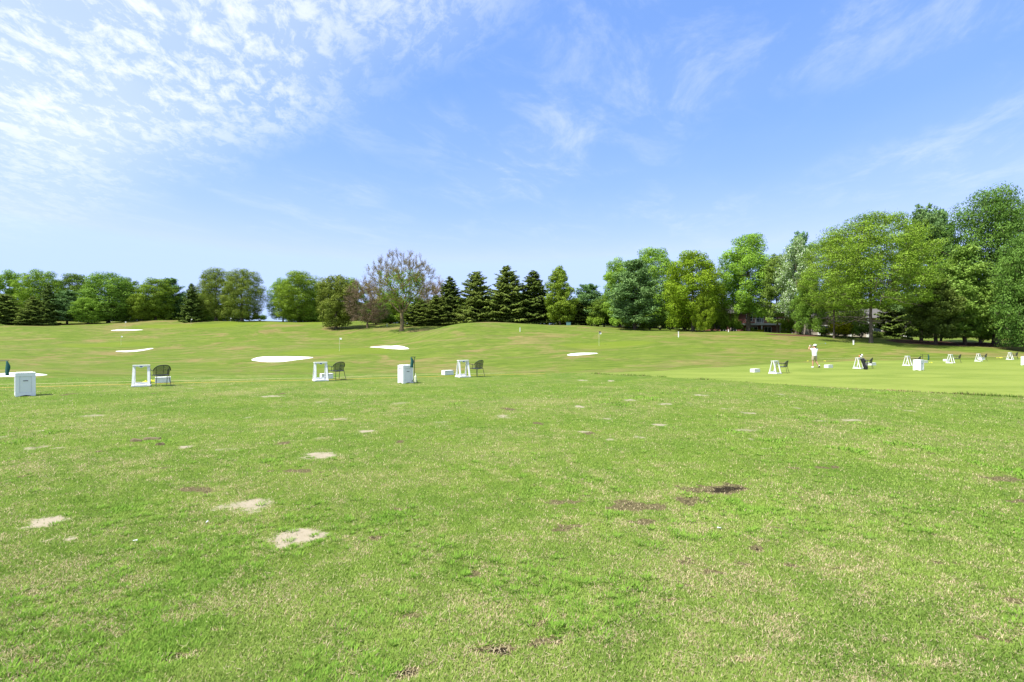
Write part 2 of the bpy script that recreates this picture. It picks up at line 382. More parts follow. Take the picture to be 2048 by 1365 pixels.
# ------------------------------------------------------------------ ground sheet
# worn patches on the near tee: photo position, half width / half depth in photo pixels, strength, kind (0 sand, 1 dark soil, 2 straw)
PATCH = [(597,1072,58,20,1,0),(92,1045,50,14,.9,0),(140,1079,14,8,.8,0),(92,1082,24,10,.5,0),(495,1010,58,17,.75,0),(640,911,44,10,.8,0),(735,864,26,6,1,0),
 (375,893,26,5,1,0),(455,898,40,5,.6,0),(80,894,30,7,.8,0),(116,896,16,4,.8,0),(80,862,16,4,.9,0),(5,875,14,5,.9,0),(190,831,34,5,.8,0),(308,830,12,3,.8,0),
 (545,793,40,3,.8,0),(640,803,16,3,.8,0),(495,835,18,4,.6,0),(683,838,26,4,.7,0),(800,807,30,4,.6,0),(880,845,26,4,.6,0),(880,852,22,4,.5,0),(640,877,16,4,.7,0),
 (1008,832,24,4,.7,0),(1014,836,34,3,.5,0),(1160,814,14,4,1,0),(1260,800,20,3,.9,0),(1330,808,26,4,.8,0),(1400,791,22,3,.9,0),(1495,826,22,4,.9,0),
 (1320,850,24,4,.9,0),(1168,864,24,4,.8,0),(1275,875,18,5,.8,0),(1225,880,18,4,.7,0),(1490,860,34,4,.8,0),(1640,842,26,3,.8,0),(1700,840,44,4,.85,0),(1820,822,20,3,.7,0),
 (1165,761,16,2,.9,0),(1222,762,14,2,.9,0),(1345,779,30,3,.6,2),(1210,838,26,3,.6,0),(1455,818,26,3,.6,0),
 (1430,975,86,11,.9,1),(1270,1010,54,10,.75,1),(1370,998,36,9,.75,1),(1112,1003,44,6,.6,1),(1165,990,34,5,.5,1),(1320,985,60,7,.5,2),
 (1650,935,52,3,.95,1),(975,1300,50,9,1,1),(1095,1285,40,16,.7,1),(1090,1250,50,12,.5,1),(1272,1177,28,5,1,1),(718,1301,26,6,1,1),(800,1350,60,14,.8,1),
 (345,1312,30,14,.6,1),(200,1286,16,6,.8,1),(435,1256,22,10,.5,1),(745,1078,22,6,.7,1),(1390,1128,40,14,.45,1),(1520,1098,24,8,.7,1),(1575,1134,22,4,.8,1),(1495,1130,26,9,.5,1),
 (1560,1056,26,4,.6,1),(1370,1172,20,4,.6,1),(60,1320,40,10,.6,1),(70,1190,30,8,.45,1),(2010,960,60,10,.6,1),(1650,1000,140,26,.45,2),(1330,870,120,16,.3,2),
 (600,944,70,6,.6,1),(385,983,50,7,.55,1),(270,945,50,8,.55,2),(470,890,60,8,.4,2),(1090,803,150,10,.7,2),(960,815,90,7,.5,2),(470,786,90,6,.8,2),(720,787,110,5,.7,2),(1200,775,60,3,.7,2),
 (880,770,100,4,.5,2),(1450,787,90,4,.6,2),(1700,1000,200,60,.22,2),(950,1215,140,40,.4,2),(500,1190,160,40,.3,2),(180,1170,160,30,.35,2),(1330,1120,200,40,.35,2),(700,960,200,24,.3,2),
 (1900,890,200,26,.3,2),(1650,875,160,14,.35,2),(930,905,160,18,.25,2)]
PATCH += [(962,1297,34,6,1,1),(1000,1308,22,6,1,1),(716,1300,24,5,1,1),(808,1351,40,8,1,1),(1272,1178,26,4.5,1,1),(1648,935,44,2,.85,1),(1480,979,30,2.5,.8,1),(1075,1290,22,6,1,1),(1110,1256,14,6,1,1),(565,1287,1,1,.1,1),(200,1287,12,4,1,1),(740,1078,14,4,1,1),(1520,1100,16,5,1,1),(1575,1134,18,3,1,1),(1005,1180,1,1,.1,1),(345,1306,14,5,1,1),(52,1350,26,7,1,1)]
_rs = np.random.RandomState(4)
for _ in range(150):       # small unnamed scars between the big ones
    px = _rs.uniform(-60, 2100); py = 775 + 560 * _rs.rand() ** 1.5
    s_ = (py - 682) / 400.0
    PATCH.append((px, py, _rs.uniform(6, 22) * (0.5 + s_), _rs.uniform(2, 6) * (0.25 + s_), _rs.uniform(.35, .8), int(_rs.choice([0, 1, 2], p=[.35, .3, .35]) if py < 900 else _rs.choice([1, 2], p=[.45, .55]))))
PW = []
for (px, py, hx, hy, st, kd) in PATCH:
    Y = CAMH * F / (py - 682.5); X = (px - 1024) / F * Y
    g_ = 1.08 if kd == 1 else (0.78 if py < 900 else 1.0); PW.append((X, Y, hx * g_ / F * Y, hy * g_ * Y * Y / (CAMH * F), min(1, st * g_), kd))
def tee_masks(X, Y):
    """worn sand, bare soil and straw amounts on the near tee"""
    out = [np.zeros(X.shape) for _ in range(3)]
    wx = (fbm(X * 4, Y * 4, 5, 31, .62) - .5) * 1.7; wy = (fbm(X * 4, Y * 4, 5, 47, .62) - .5) * 1.7
    for (cx, cy, rx, ry, st, kd) in PW:
        sel = np.where((np.abs(X - cx) < 2.8 * rx + .1) & (np.abs(Y - cy) < 2.8 * ry + .1))
        if len(sel[0]) == 0: continue
        k_ = 0.8 if kd == 0 else 1.3; dx = (X[sel] - cx) / rx + wx[sel] * k_; dy = (Y[sel] - cy) / ry + wy[sel] * k_
        m = st * (1 - sstep(0.30, 1.35, np.sqrt(dx * dx + dy * dy)))
        out[kd][sel] = np.maximum(out[kd][sel], m)
    big = fbm(X / 1.6, Y / 1.9, 4, 61); fine = fbm(X * 4.5, Y * 4.5, 4, 77, .65)
    strawn = sstep(0.40, 0.74, 0.36 * big + 0.64 * fine) * 0.55
    out[2] = np.maximum(out[2], strawn)
    return out
GREENS = [(679, 703, 115, 7.0), (1210, 691, 98, 6.0), (236, 690, 92, 7.0), (385, 652, 105, 5.0), (560, 646, 120, 3.0)]
GW = []
for (px, py, hx, hy) in GREENS:
    c = hit(px, py, 50); b = hit(px, py + hy, 50); a_ = hit(px, py - hy * .8, 50)
    GW.append((c.x, (a_.y + b.y) / 2, hx / F * c.y, max(4.0, (a_.y - b.y) / 2)))

ang = np.concatenate([np.linspace(-180, -52, 50)[:-1], np.linspace(-52, 52, 580), np.linspace(52, 180, 50)[1:]])
rad = np.concatenate([[0.02, 0.7, 1.4], np.geomspace(2.0, 260, 340), np.geomspace(275, 5500, 30)])
A_, R_ = np.meshgrid(np.radians(ang), rad, indexing='ij')
GX = R_ * np.sin(A_); GY = R_ * np.cos(A_); GZ = height(GX, GY)
na, nr = GX.shape
idx = np.arange(na * nr).reshape(na, nr)
q = np.stack([idx[:-1, :-1], idx[1:, :-1], idx[1:, 1:], idx[:-1, 1:]], -1).reshape(-1, 4)[:, ::-1]
gme = npmesh('ground', np.stack([GX, GY, GZ], -1).reshape(-1, 3), q, None, True)
ls = lip_s(GX, GY)
tee1 = 1 - sstep(-0.15, 0.25, ls)
u_ = GX / np.maximum(GY, 1)
tee_end = np.interp(u_, [-1.5, -1, 0, .17, .37, .56, .71, .85, 1.0, 2], [22, 25, 29.5, 34, 43.5, 51.5, 56, 59, 61, 61]) + (fbm(GX / 5, GY / 5, 2, 3) - .5) * 1.2
rough = sstep(-0.7, 0.7, GY - tee_end)
tee2 = (1 - tee1) * (1 - rough)
wear = tee_masks(np.where(GY > 1, GX, 0), GY)
near = tee1 * (GY > 1.0)
green = np.zeros_like(GX)
for (cx, cy, rx, ry) in GW:
    green = np.maximum(green, 1 - sstep(0.85, 1.1, np.hypot((GX - cx) / rx + (fbm(GX / 8, GY / 8, 2, 8) - .5) * .5, (GY - cy) / ry)))
lipm = np.exp(-((ls - 0.05) / 0.22) ** 2) * sstep(2.5, 6.0, GX) * (GY > 0)
def fattr(me, name, rgba):
    a = me.color_attributes.new(name, 'FLOAT_COLOR', 'POINT')
    a.data.foreach_set('color', np.stack([np.asarray(c, np.float32).ravel() for c in rgba], -1).ravel())
fattr(gme, 'wear', (wear[0] * near, wear[1] * near, wear[2], tee1))
fattr(gme, 'zone', (tee2, rough, green * rough, lipm))
def ground_mat():
    t = NT('turf'); P = t.pos()
    at1 = t.node('ShaderNodeAttribute', attribute_name='wear'); at2 = t.node('ShaderNodeAttribute', attribute_name='zone')
    s1 = t.node('ShaderNodeSeparateColor'); s2 = t.node('ShaderNodeSeparateColor')
    t.l.new(at1.outputs['Color'], s1.inputs[0]); t.l.new(at2.outputs['Color'], s2.inputs[0])
    sand, soil, straw, tee = s1.outputs[0], s1.outputs[1], s1.outputs[2], at1.outputs['Alpha']
    t2, rgh, grn, lip = s2.outputs[0], s2.outputs[1], s2.outputs[2], at2.outputs['Alpha']
    nA = t.noise(P, 0.55, 4, 0.6); nB = t.noise(P, 7.0, 5, 0.7); nC = t.noise(P, 42.0, 3, 0.7); nD = t.noise(P, 150.0, 2, 0.6)
    g = t.mix(t.step(nB, 0.3, 0.7), (0.070, 0.130, 0.020), (0.120, 0.185, 0.034))
    g = t.mix(t.step(nA, 0.35, 0.65), g, t.mix(t.step(nB, 0.3, 0.7), (0.095, 0.158, 0.024), (0.150, 0.208, 0.042)))
    speck = t.step(t.math('ADD', t.math('MULTIPLY', nC, 0.6), t.math('MULTIPLY', nD, 0.4)), 0.50, 0.62)
    sf = t.math('ADD', t.math('MULTIPLY', straw, 0.55), t.math('MULTIPLY', speck, t.math('MULTIPLY_ADD', straw, 0.6, 0.06)), clamp=True)
    g = t.mix(sf, g, t.mix(nC, (0.22, 0.19, 0.085), (0.38, 0.31, 0.17)))
    # second tee: close mown and paler, faint mowing bands
    w = t.noise(t.pos((0.16, 0.34, 1), (0, 0, R(-24))), 1.0, 6, 0.62, 0.6)
    g2 = t.mix(t.step(w, 0.35, 0.65), (0.128, 0.182, 0.030), (0.190, 0.240, 0.048))
    g2 = t.mix(t.math('MULTIPLY', t.step(nB, 0.4, 0.75), 0.4), g2, (0.25, 0.26, 0.085))
    c = t.mix(t2, g, g2)
    # range: long grass in streaks of green and tan
    st1 = t.noise(t.pos((0.07, 0.12, 0.3), (0, 0, R(12))), 1.0, 8, 0.68, 1.4)
    st2 = t.noise(t.pos((0.35, 1.1, 1.0), (0, 0, R(-20))), 1.0, 5, 0.65, 1.0)
    r = t.mix(t.step(st2, 0.3, 0.7), (0.088, 0.135, 0.024), (0.155, 0.200, 0.042))
    r = t.mix(t.math('MULTIPLY', t.step(st1, 0.48, 0.70), 0.8), r, t.mix(t.step(st2, 0.3, 0.7), (0.155, 0.140, 0.055), (0.235, 0.205, 0.092)))
    r = t.mix(t.math('MULTIPLY', t.step(nA, 0.55, 0.8), 0.35), r, (0.215, 0.185, 0.09))
    mow = t.noise(t.pos((0.045, 1.3, 0.6), (0, 0, R(34))), 1.0, 4, 0.6, 0.8); pat = t.noise(P, 0.085, 6, 0.7, 0.8)
    r = t.mix(t.math('MULTIPLY', t.step(mow, 0.45, 0.72), 0.5), r, (0.070, 0.115, 0.020))
    r = t.mix(t.math('MULTIPLY', t.step(pat, 0.50, 0.64), 0.85), r, t.mix(t.step(st2, 0.3, 0.7), (0.165, 0.140, 0.055), (0.245, 0.200, 0.092)))
    r = t.mix(t.math('MULTIPLY', grn, 0.7), r, t.mix(nB, (0.120, 0.172, 0.024), (0.165, 0.215, 0.036)))
    c = t.mix(rgh, c, r)
    gh = t.node('ShaderNodeHueSaturation'); t.put(gh.inputs['Color'], c); t.put(gh.inputs['Saturation'], t.math('MULTIPLY_ADD', t2, -0.06, 1.08)); t.put(gh.inputs['Value'], t.math('MULTIPLY_ADD', t2, 0.10, 0.86)); c = gh.outputs[0]
    c = t.mix(t.step(t.math('ADD', sand, t.math('ADD', t.math('MULTIPLY', t.math('SUBTRACT', nC, 0.5), 0.9), t.math('MULTIPLY', t.math('SUBTRACT', nB, 0.5), 1.3))), 0.25, 0.75), c, t.mix(nB, (0.24, 0.205, 0.14), (0.36, 0.315, 0.235)))
    c = t.mix(t.step(t.math('ADD', soil, t.math('MULTIPLY', t.math('SUBTRACT', nB, 0.5), 1.2)), 0.28, 0.55), c, t.mix(t.step(nC, .35, .65), (0.045, 0.038, 0.016), (0.150, 0.130, 0.060)))
    c = t.mix(t.step(t.math('ADD', soil, t.math('MULTIPLY', t.math('SUBTRACT', nB, 0.5), 0.5)), 0.80, 0.95), c, (0.022, 0.017, 0.009))
    c = t.mix(t.math('MULTIPLY', lip, 0.45), c, t.mix(t.step(nA, .4, .6), (0.10, 0.13, 0.03), (0.25, 0.19, 0.09)))
    bh = t.math('ADD', t.math('MULTIPLY', nC, 0.6), t.math('MULTIPLY', nD, 0.4))
    t.principled(c, 0.95, t.bump(bh, 0.6, 0.02), spec=0.08); return t.m
gme.materials.append(ground_mat())
ground = link(bpy.data.objects.new('ground', gme)); tag(ground, kind='structure')

# ------------------------------------------------------------------ grass blades of the near tee (nobody could count them)
def blades():
    rs = np.random.RandomState(11); N = 1000000
    py = 716 + (1420 - 716) * rs.rand(N) ** 0.92; px = rs.uniform(-140, 2190, N)
    Y = CAMH * F / (py - 682.5); X = (px - 1024) / F * Y
    ls = lip_s(X, Y); keep = (ls < 0.12) & (rs.rand(N) > sstep(15, 27, Y)); X, Y, ls = X[keep], Y[keep], ls[keep]
    sand, soil, straw = tee_masks(X, Y)
    n = len(X); r = rs.rand(n, 6)
    keep = (r[:, 0] > np.clip(sand * 1.45, 0, .965)) & (r[:, 0] > np.clip(soil * 1.45 + (soil > .25) * .12, 0, .90))
    X, Y, ls, sand, soil, straw, r = X[keep], Y[keep], ls[keep], sand[keep], soil[keep], straw[keep], r[keep]; n = len(X)
    weed = sstep(0.60, 0.72, fbm(X * 1.6, Y * 1.3, 4, 91)) * sstep(0.5, 0.62, fbm(X / 3.0, Y / 3.0, 2, 92))
    lush = 0.4 * fbm(X / 2.7, Y / 2.7, 3, 95) + 0.6 * fbm(X * 3.5, Y * 3.5, 3, 96)
    sc = np.maximum(1.0, (Y / 4.2) ** 0.5) * (0.75 + 0.55 * r[:, 1]) * (1 + 0.5 * weed)
    L = 0.022 * sc; Wd = 0.0032 * sc * (1 + 0.3 * weed)
    az = rs.rand(n) * 2 * np.pi; lean = 0.45 + 0.95 * rs.rand(n)
    dirx = np.cos(az) * np.sin(lean); diry = np.sin(az) * np.sin(lean); dz = np.cos(lean)
    sx, sy = -np.sin(az), np.cos(az)
    Z = height(X, Y) - 0.002
    v = np.empty((n, 3, 3), np.float32)
    v[:, 0] = np.stack([X + sx * Wd, Y + sy * Wd, Z], -1); v[:, 1] = np.stack([X - sx * Wd, Y - sy * Wd, Z], -1)
    v[:, 2] = np.stack([X + dirx * L, Y + diry * L, Z + dz * L], -1)
    dry = r[:, 2] < np.clip(0.06 + 0.78 * straw + 0.85 * soil + .45 * sand - 0.5 * weed, 0.02, 0.9)
    t = r[:, 3:4]; lu = np.clip(lush[:, None] * 1.6 - .3 + (t - .5) * .7, 0, 1)
    col = np.array([[0.140, 0.232, 0.042]]) * (1 - lu) + np.array([[0.290, 0.390, 0.086]]) * lu
    col = col * (1 - 0.55 * weed[:, None]) + np.array([[0.185, 0.370, 0.040]]) * 0.55 * weed[:, None]
    dcol = np.array([[0.33, 0.27, 0.14]]) * (1 - t) + np.array([[0.62, 0.53, 0.33]]) * t
    col = np.where(dry[:, None], dcol, col)
    me = npmesh('grass', v.reshape(-1, 3), np.arange(n * 3).reshape(-1, 3))
    rep = np.repeat(col, 3, 0); fattr(me, 'tint', (rep[:, 0], rep[:, 1], rep[:, 2], np.ones(len(rep))))
    m = NT('grass_blade'); a = m.node('ShaderNodeAttribute', attribute_name='tint')
    d = m.node('ShaderNodeBsdfDiffuse'); m.l.new(a.outputs['Color'], d.inputs[0])
    tr = m.node('ShaderNodeBsdfTranslucent'); m.l.new(a.outputs['Color'], tr.inputs[0])
    mx = m.node('ShaderNodeMixShader'); mx.inputs[0].default_value = 0.3
    m.l.new(d.outputs[0], mx.inputs[1]); m.l.new(tr.outputs[0], mx.inputs[2]); m.l.new(mx.outputs[0], m.out.inputs[0])
    me.materials.append(m.m); M['blade'] = m.m
    return tag(link(bpy.data.objects.new('grass', me)), 'short worn green and straw coloured turf of the near tee', 'grass', kind='stuff')
blades()
def tufts():
    rs = np.random.RandomState(15); C = []; kinds = []
    while len(C) < 1000:
        py = 800 + 600 * rs.rand() ** .7; px = rs.uniform(-100, 2150); Y = CAMH * F / (py - 682.5); X = (px - 1024) / F * Y
        m = float(fbm(np.array([X / 1.3]), np.array([Y / 1.3]), 3, 131)[0]) + .12 * (px > 1100) * (py > 1150)
        if m > .47 + .12 * rs.rand() and float(lip_s(np.array([X]), np.array([Y]))[0]) < -.2: C.append((X, Y))
    C = np.array(C); per = 44; n = len(C) * per; c = np.repeat(C, per, 0); g = np.repeat(rs.rand(len(C)), per)
    az = rs.rand(n) * 6.283; q_ = rs.rand(n) ** .6 * (.02 + .05 * g); X = c[:, 0] + np.cos(az) * q_; Y = c[:, 1] + np.sin(az) * q_; az = az + rs.normal(0, .5, n)
    lean = .5 + .8 * rs.rand(n); L = (.022 + .026 * rs.rand(n)) * (.8 + .5 * g); Wd = .0028 + .0022 * rs.rand(n); t = rs.rand(n, 1)
    col = np.array([[0.13, 0.265, 0.036]]) * (1 - t) + np.array([[0.25, 0.40, 0.06]]) * t
    m = 15000; py = 770 + 640 * rs.rand(m) ** .8; px = rs.uniform(-100, 2150, m); Y2 = CAMH * F / (py - 682.5); X2 = (px - 1024) / F * Y2
    keep = (lip_s(X2, Y2) < -.2) & (rs.rand(m) < .15 + tee_masks(X2, Y2)[2] * 1.5); X2, Y2 = X2[keep], Y2[keep]; m = len(X2); t2 = rs.rand(m, 1); k2 = np.maximum(1, (Y2 / 4.5) ** .5)
    X = np.concatenate([X, X2]); Y = np.concatenate([Y, Y2]); az = np.concatenate([az, rs.rand(m) * 6.283]); lean = np.concatenate([lean, 1.2 + .3 * rs.rand(m)]); L = np.concatenate([L, (.02 + .035 * rs.rand(m)) * k2]); Wd = np.concatenate([Wd, .0021 * k2])
    col = np.concatenate([col, np.array([[.32, .27, .14]]) * (1 - t2) + np.array([[.54, .47, .30]]) * t2]); Z = height(X, Y) + np.concatenate([np.zeros(n), np.full(m, .012)])
    N = n + m; v = np.empty((N, 3, 3), np.float32); sx, sy = -np.sin(az), np.cos(az)
    v[:, 0] = np.stack([X + sx * Wd, Y + sy * Wd, Z], -1); v[:, 1] = np.stack([X - sx * Wd, Y - sy * Wd, Z], -1)
    v[:, 2] = np.stack([X + np.cos(az) * np.sin(lean) * L, Y + np.sin(az) * np.sin(lean) * L, Z + np.cos(lean) * L], -1)
    me = npmesh('weeds', v.reshape(-1, 3), np.arange(N * 3).reshape(-1, 3)); rp = np.repeat(col, 3, 0)
    fattr(me, 'tint', (rp[:, 0], rp[:, 1], rp[:, 2], np.ones(len(rp)))); me.materials.append(M['blade'])
    tag(link(bpy.data.objects.new('weeds', me)), 'bright weed tufts and dry straw scattered over the near turf', 'grass', kind='stuff')
tufts()
def lip_grass():
    rs = np.random.RandomState(12); n = 32000
    X = 3.0 + 16.5 * rs.rand(n); Y = np.interp(X, LIPX, LIPY) + rs.normal(0.0, 0.17, n)
    thick = sstep(0.42, 0.6, fbm(X / 1.3, Y * 0 + 1, 3, 5)); keep = rs.rand(n) < (0.2 + 0.8 * thick) * (0.25 + .75 * sstep(8, 11, X)); X, Y, thick = X[keep], Y[keep], thick[keep]; n = len(X)
    L = (0.04 + 0.10 * rs.rand(n)) * (.5 + .7 * thick); az = rs.rand(n) * 6.283; lean = .2 + .7 * rs.rand(n); Wd = 0.008 + .006 * rs.rand(n)
    Z = height(X, Y) - .004; v = np.empty((n, 3, 3), np.float32); sx, sy = -np.sin(az), np.cos(az)
    v[:, 0] = np.stack([X + sx * Wd, Y + sy * Wd, Z], -1); v[:, 1] = np.stack([X - sx * Wd, Y - sy * Wd, Z], -1)
    v[:, 2] = np.stack([X + np.cos(az) * np.sin(lean) * L, Y + np.sin(az) * np.sin(lean) * L, Z + np.cos(lean) * L], -1)
    dry = rs.rand(n) < 0.15 + .6 * sstep(10.5, 12.5, X) * (1 - sstep(14.2, 15.5, X)); t = rs.rand(n, 1)
    col = np.where(dry[:, None], np.array([[.22, .15, .075]]) * (1 - t) + np.array([[.40, .30, .17]]) * t, np.array([[.085, .16, .025]]) * (1 - t) + np.array([[.17, .27, .05]]) * t)
    me = npmesh('tall_grass', v.reshape(-1, 3), np.arange(n * 3).reshape(-1, 3)); rep = np.repeat(col, 3, 0)
    fattr(me, 'tint', (rep[:, 0], rep[:, 1], rep[:, 2], np.ones(len(rep)))); me.materials.append(M['blade'])
    tag(link(bpy.data.objects.new('tall_grass', me)), 'unmown grass along the step between the two tees', 'grass', kind='stuff')
lip_grass()

# ------------------------------------------------------------------ sand bunkers, mulch bed (sheets that follow the land)
def sheet(name, poly_px, mat, lift, kind='structure', y0=40.0, soft=0.5):
    pts = [hit(px, py, y0) for (px, py) in poly_px]
    n = len(pts); ring = []
    for i in range(n):
        a, b = pts[i], pts[(i + 1) % n]; p0, p3 = pts[i - 1], pts[(i + 2) % n]
        for k in range(8):
            t = k / 8.0; t2, t3 = t * t, t ** 3
            q = 0.5 * ((2 * a) + (b - p0) * t + (2 * p0 - 5 * a + 4 * b - p3) * t2 + (3 * a - p0 - 3 * b + p3) * t3)
            ring.append((q.x, q.y))
    ring = np.array(ring); c = ring.mean(0); verts = []; faces = []; K = 6; m = len(ring)
    for j in range(1, K + 1):
        rr = c + (ring - c) * (j / K); z = height(rr[:, 0], rr[:, 1]) + lift
        if j == K: z = z - lift - 0.08
        verts.append(np.column_stack([rr, z]))
    V = np.concatenate(verts + [np.array([[c[0], c[1], float(height(c[:1], c[1:])[0]) + lift]])])
    for j in range(K - 1):
        for i in range(m): faces.append((j * m + i, j * m + (i + 1) % m, (j + 1) * m + (i + 1) % m, (j + 1) * m + i))
    for i in range(m): faces.append((len(V) - 1, i, (i + 1) % m, (i + 1) % m))
    me = bpy.data.meshes.new(name); me.from_pydata([tuple(x) for x in V], [], [f if f[2] != f[3] else f[:3] for f in faces]); me.update()
    me.materials.append(mat); o = link(bpy.data.objects.new(name, me)); return tag(o, kind=kind)
def sandmat():
    t = NT('white_sand'); P = t.pos(); n = t.noise(P, 1.2, 5, 0.6); n2 = t.noise(P, 12, 4, 0.7)
    t.principled(t.mix(n, (0.66, 0.64, 0.61), (0.76, 0.74, 0.71)), 0.95, t.bump(t.math('ADD', n2, n), 0.5, 0.05), spec=0.1); return t.m
M['sand'] = sandmat()
BUNK = [([(-60,751),(-10,748.5),(20,746),(60,746.3),(104,750),(60,753.5),(10,754.5),(-40,755)], 35),
        ([(218,661.5),(235,659.6),(262,659.4),(291,660),(262,661.8),(238,662.2)], 100),
        ([(226,703.5),(252,702.2),(280,700),(310,696.3),(300,699.5),(270,704),(248,704.8)], 70),
        ([(497,720.5),(512,714.5),(540,713),(600,713.3),(634,715),(600,720.5),(560,725),(520,724.5)], 50),
        ([(735,694.8),(758,692.2),(785,692.3),(822,697),(805,699.6),(770,697.6)], 70),
        ([(1131,711),(1142,707.8),(1165,706.2),(1200,706.6),(1180,709.5),(1150,712)], 50)]
for poly, y0 in BUNK: sheet('sand_bunker', poly, M['sand'], 0.05, y0=y0)
def mulchmat():
    t = NT('mulch'); P = t.pos(); n = t.noise(P, 3, 5, 0.7); n2 = t.noise(P, 25, 3, 0.7)
    t.principled(t.mix(t.step(n2, .3, .7), (0.045, 0.026, 0.018), (0.16, 0.09, 0.06)), 0.95, t.bump(t.math('ADD', n, n2), 0.8, 0.06), spec=0.05); return t.m
M['mulch'] = mulchmat()
sheet('mulch_bed', [(1755,680.5),(1800,680),(1850,682),(1920,685),(2000,687),(2100,690),(2090,697),(2000,695),(1900,693),(1830,690),(1780,686)], M['mulch'], 0.04, y0=60)
sheet('mulch_bed', [(1520,668.2),(1560,668.6),(1610,670),(1660,672.5),(1640,674.5),(1580,672.6),(1540,670.5)], M['mulch'], 0.04, y0=60)

# ------------------------------------------------------------------ trees
def tubes_mesh(segs, n=5):
    """segs: list of (points (k,3), radii (k)) -> verts, quads"""
    V = []; Q = []; base = 0
    cs = np.cos(np.arange(n) * 2 * np.pi / n); sn = np.sin(np.arange(n) * 2 * np.pi / n)
    for P, Rr in segs:
        P = np.asarray(P, float); k = len(P)
        T = np.gradient(P, axis=0); T /= np.linalg.norm(T, axis=1, keepdims=True) + 1e-9
        ref = np.where(np.abs(T[:, 2:3]) > 0.9, np.array([[1., 0, 0]]), np.array([[0, 0, 1.]]))
        X = np.cross(T, ref); X /= np.linalg.norm(X, axis=1, keepdims=True) + 1e-9; Yv = np.cross(T, X)
        ring = P[:, None] + (X[:, None] * cs[None, :, None] + Yv[:, None] * sn[None, :, None]) * np.asarray(Rr)[:, None, None]
        V.append(ring.reshape(-1, 3)); i = np.arange((k - 1) * n).reshape(k - 1, n) + base; j = np.roll(i, -1, 1)
        Q.append(np.stack([i, j, j + n, i + n], -1).reshape(-1, 4)); base += k * n
    return np.concatenate(V), np.concatenate(Q)
def leaf_quads(C, Nn, size, rs, aspect=0.55, axis=None):
    """leaf shaped quads at C facing Nn"""
    n = len(C); Nn = Nn / (np.linalg.norm(Nn, axis=1, keepdims=True) + 1e-9)
    a = rs.normal(size=(n, 3)) if axis is None else axis
    X = a - (a * Nn).sum(1, keepdims=True) * Nn; X /= np.linalg.norm(X, axis=1, keepdims=True) + 1e-9
    Yv = np.cross(Nn, X); s = size[:, None]
    v = np.stack([C - X * s, C - Yv * s * aspect + X * s * .1, C + X * s, C + Yv * s * aspect + X * s * .1], 1)
    return v.reshape(-1, 3)
def limb(a, b, r0, r1, rs, k=5, sag=0.08, wob=0.05):
    a, b = np.asarray(a, float), np.asarray(b, float); t = np.linspace(0, 1, k)[:, None]; L = np.linalg.norm(b - a)
    P = a + (b - a) * t; P[:, 2] += (np.sin(t[:, 0] * np.pi) * -sag * L) ; P[1:-1] += rs.normal(0, wob * L * .5, (k - 2, 3))
    return P, np.linspace(r0, r1, k)
PROF = {'round': lambda t: np.sqrt(np.clip(1 - (2 * t - 0.92) ** 2 / 1.17, 0, 1)),
        'oval': lambda t: np.clip(np.sin(np.pi * np.clip(t * .93 + .07, 0, 1)) ** 0.6, 0, 1),
        'dome': lambda t: np.where(t < .35, .78 + .63 * t, np.sqrt(np.clip(1 - ((t - .35) / .66) ** 2.2, 0, 1))),
        'egg': lambda t: np.where(t < .3, .7 + t, np.clip(1 - ((t - .3) / .72) ** 1.9, 0, 1) ** .8),
        'pine': lambda t: np.clip(1.04 - t, 0, 1) ** .75 * (0.75 + .25 * np.sin(t * 31))}
PROTO = {}
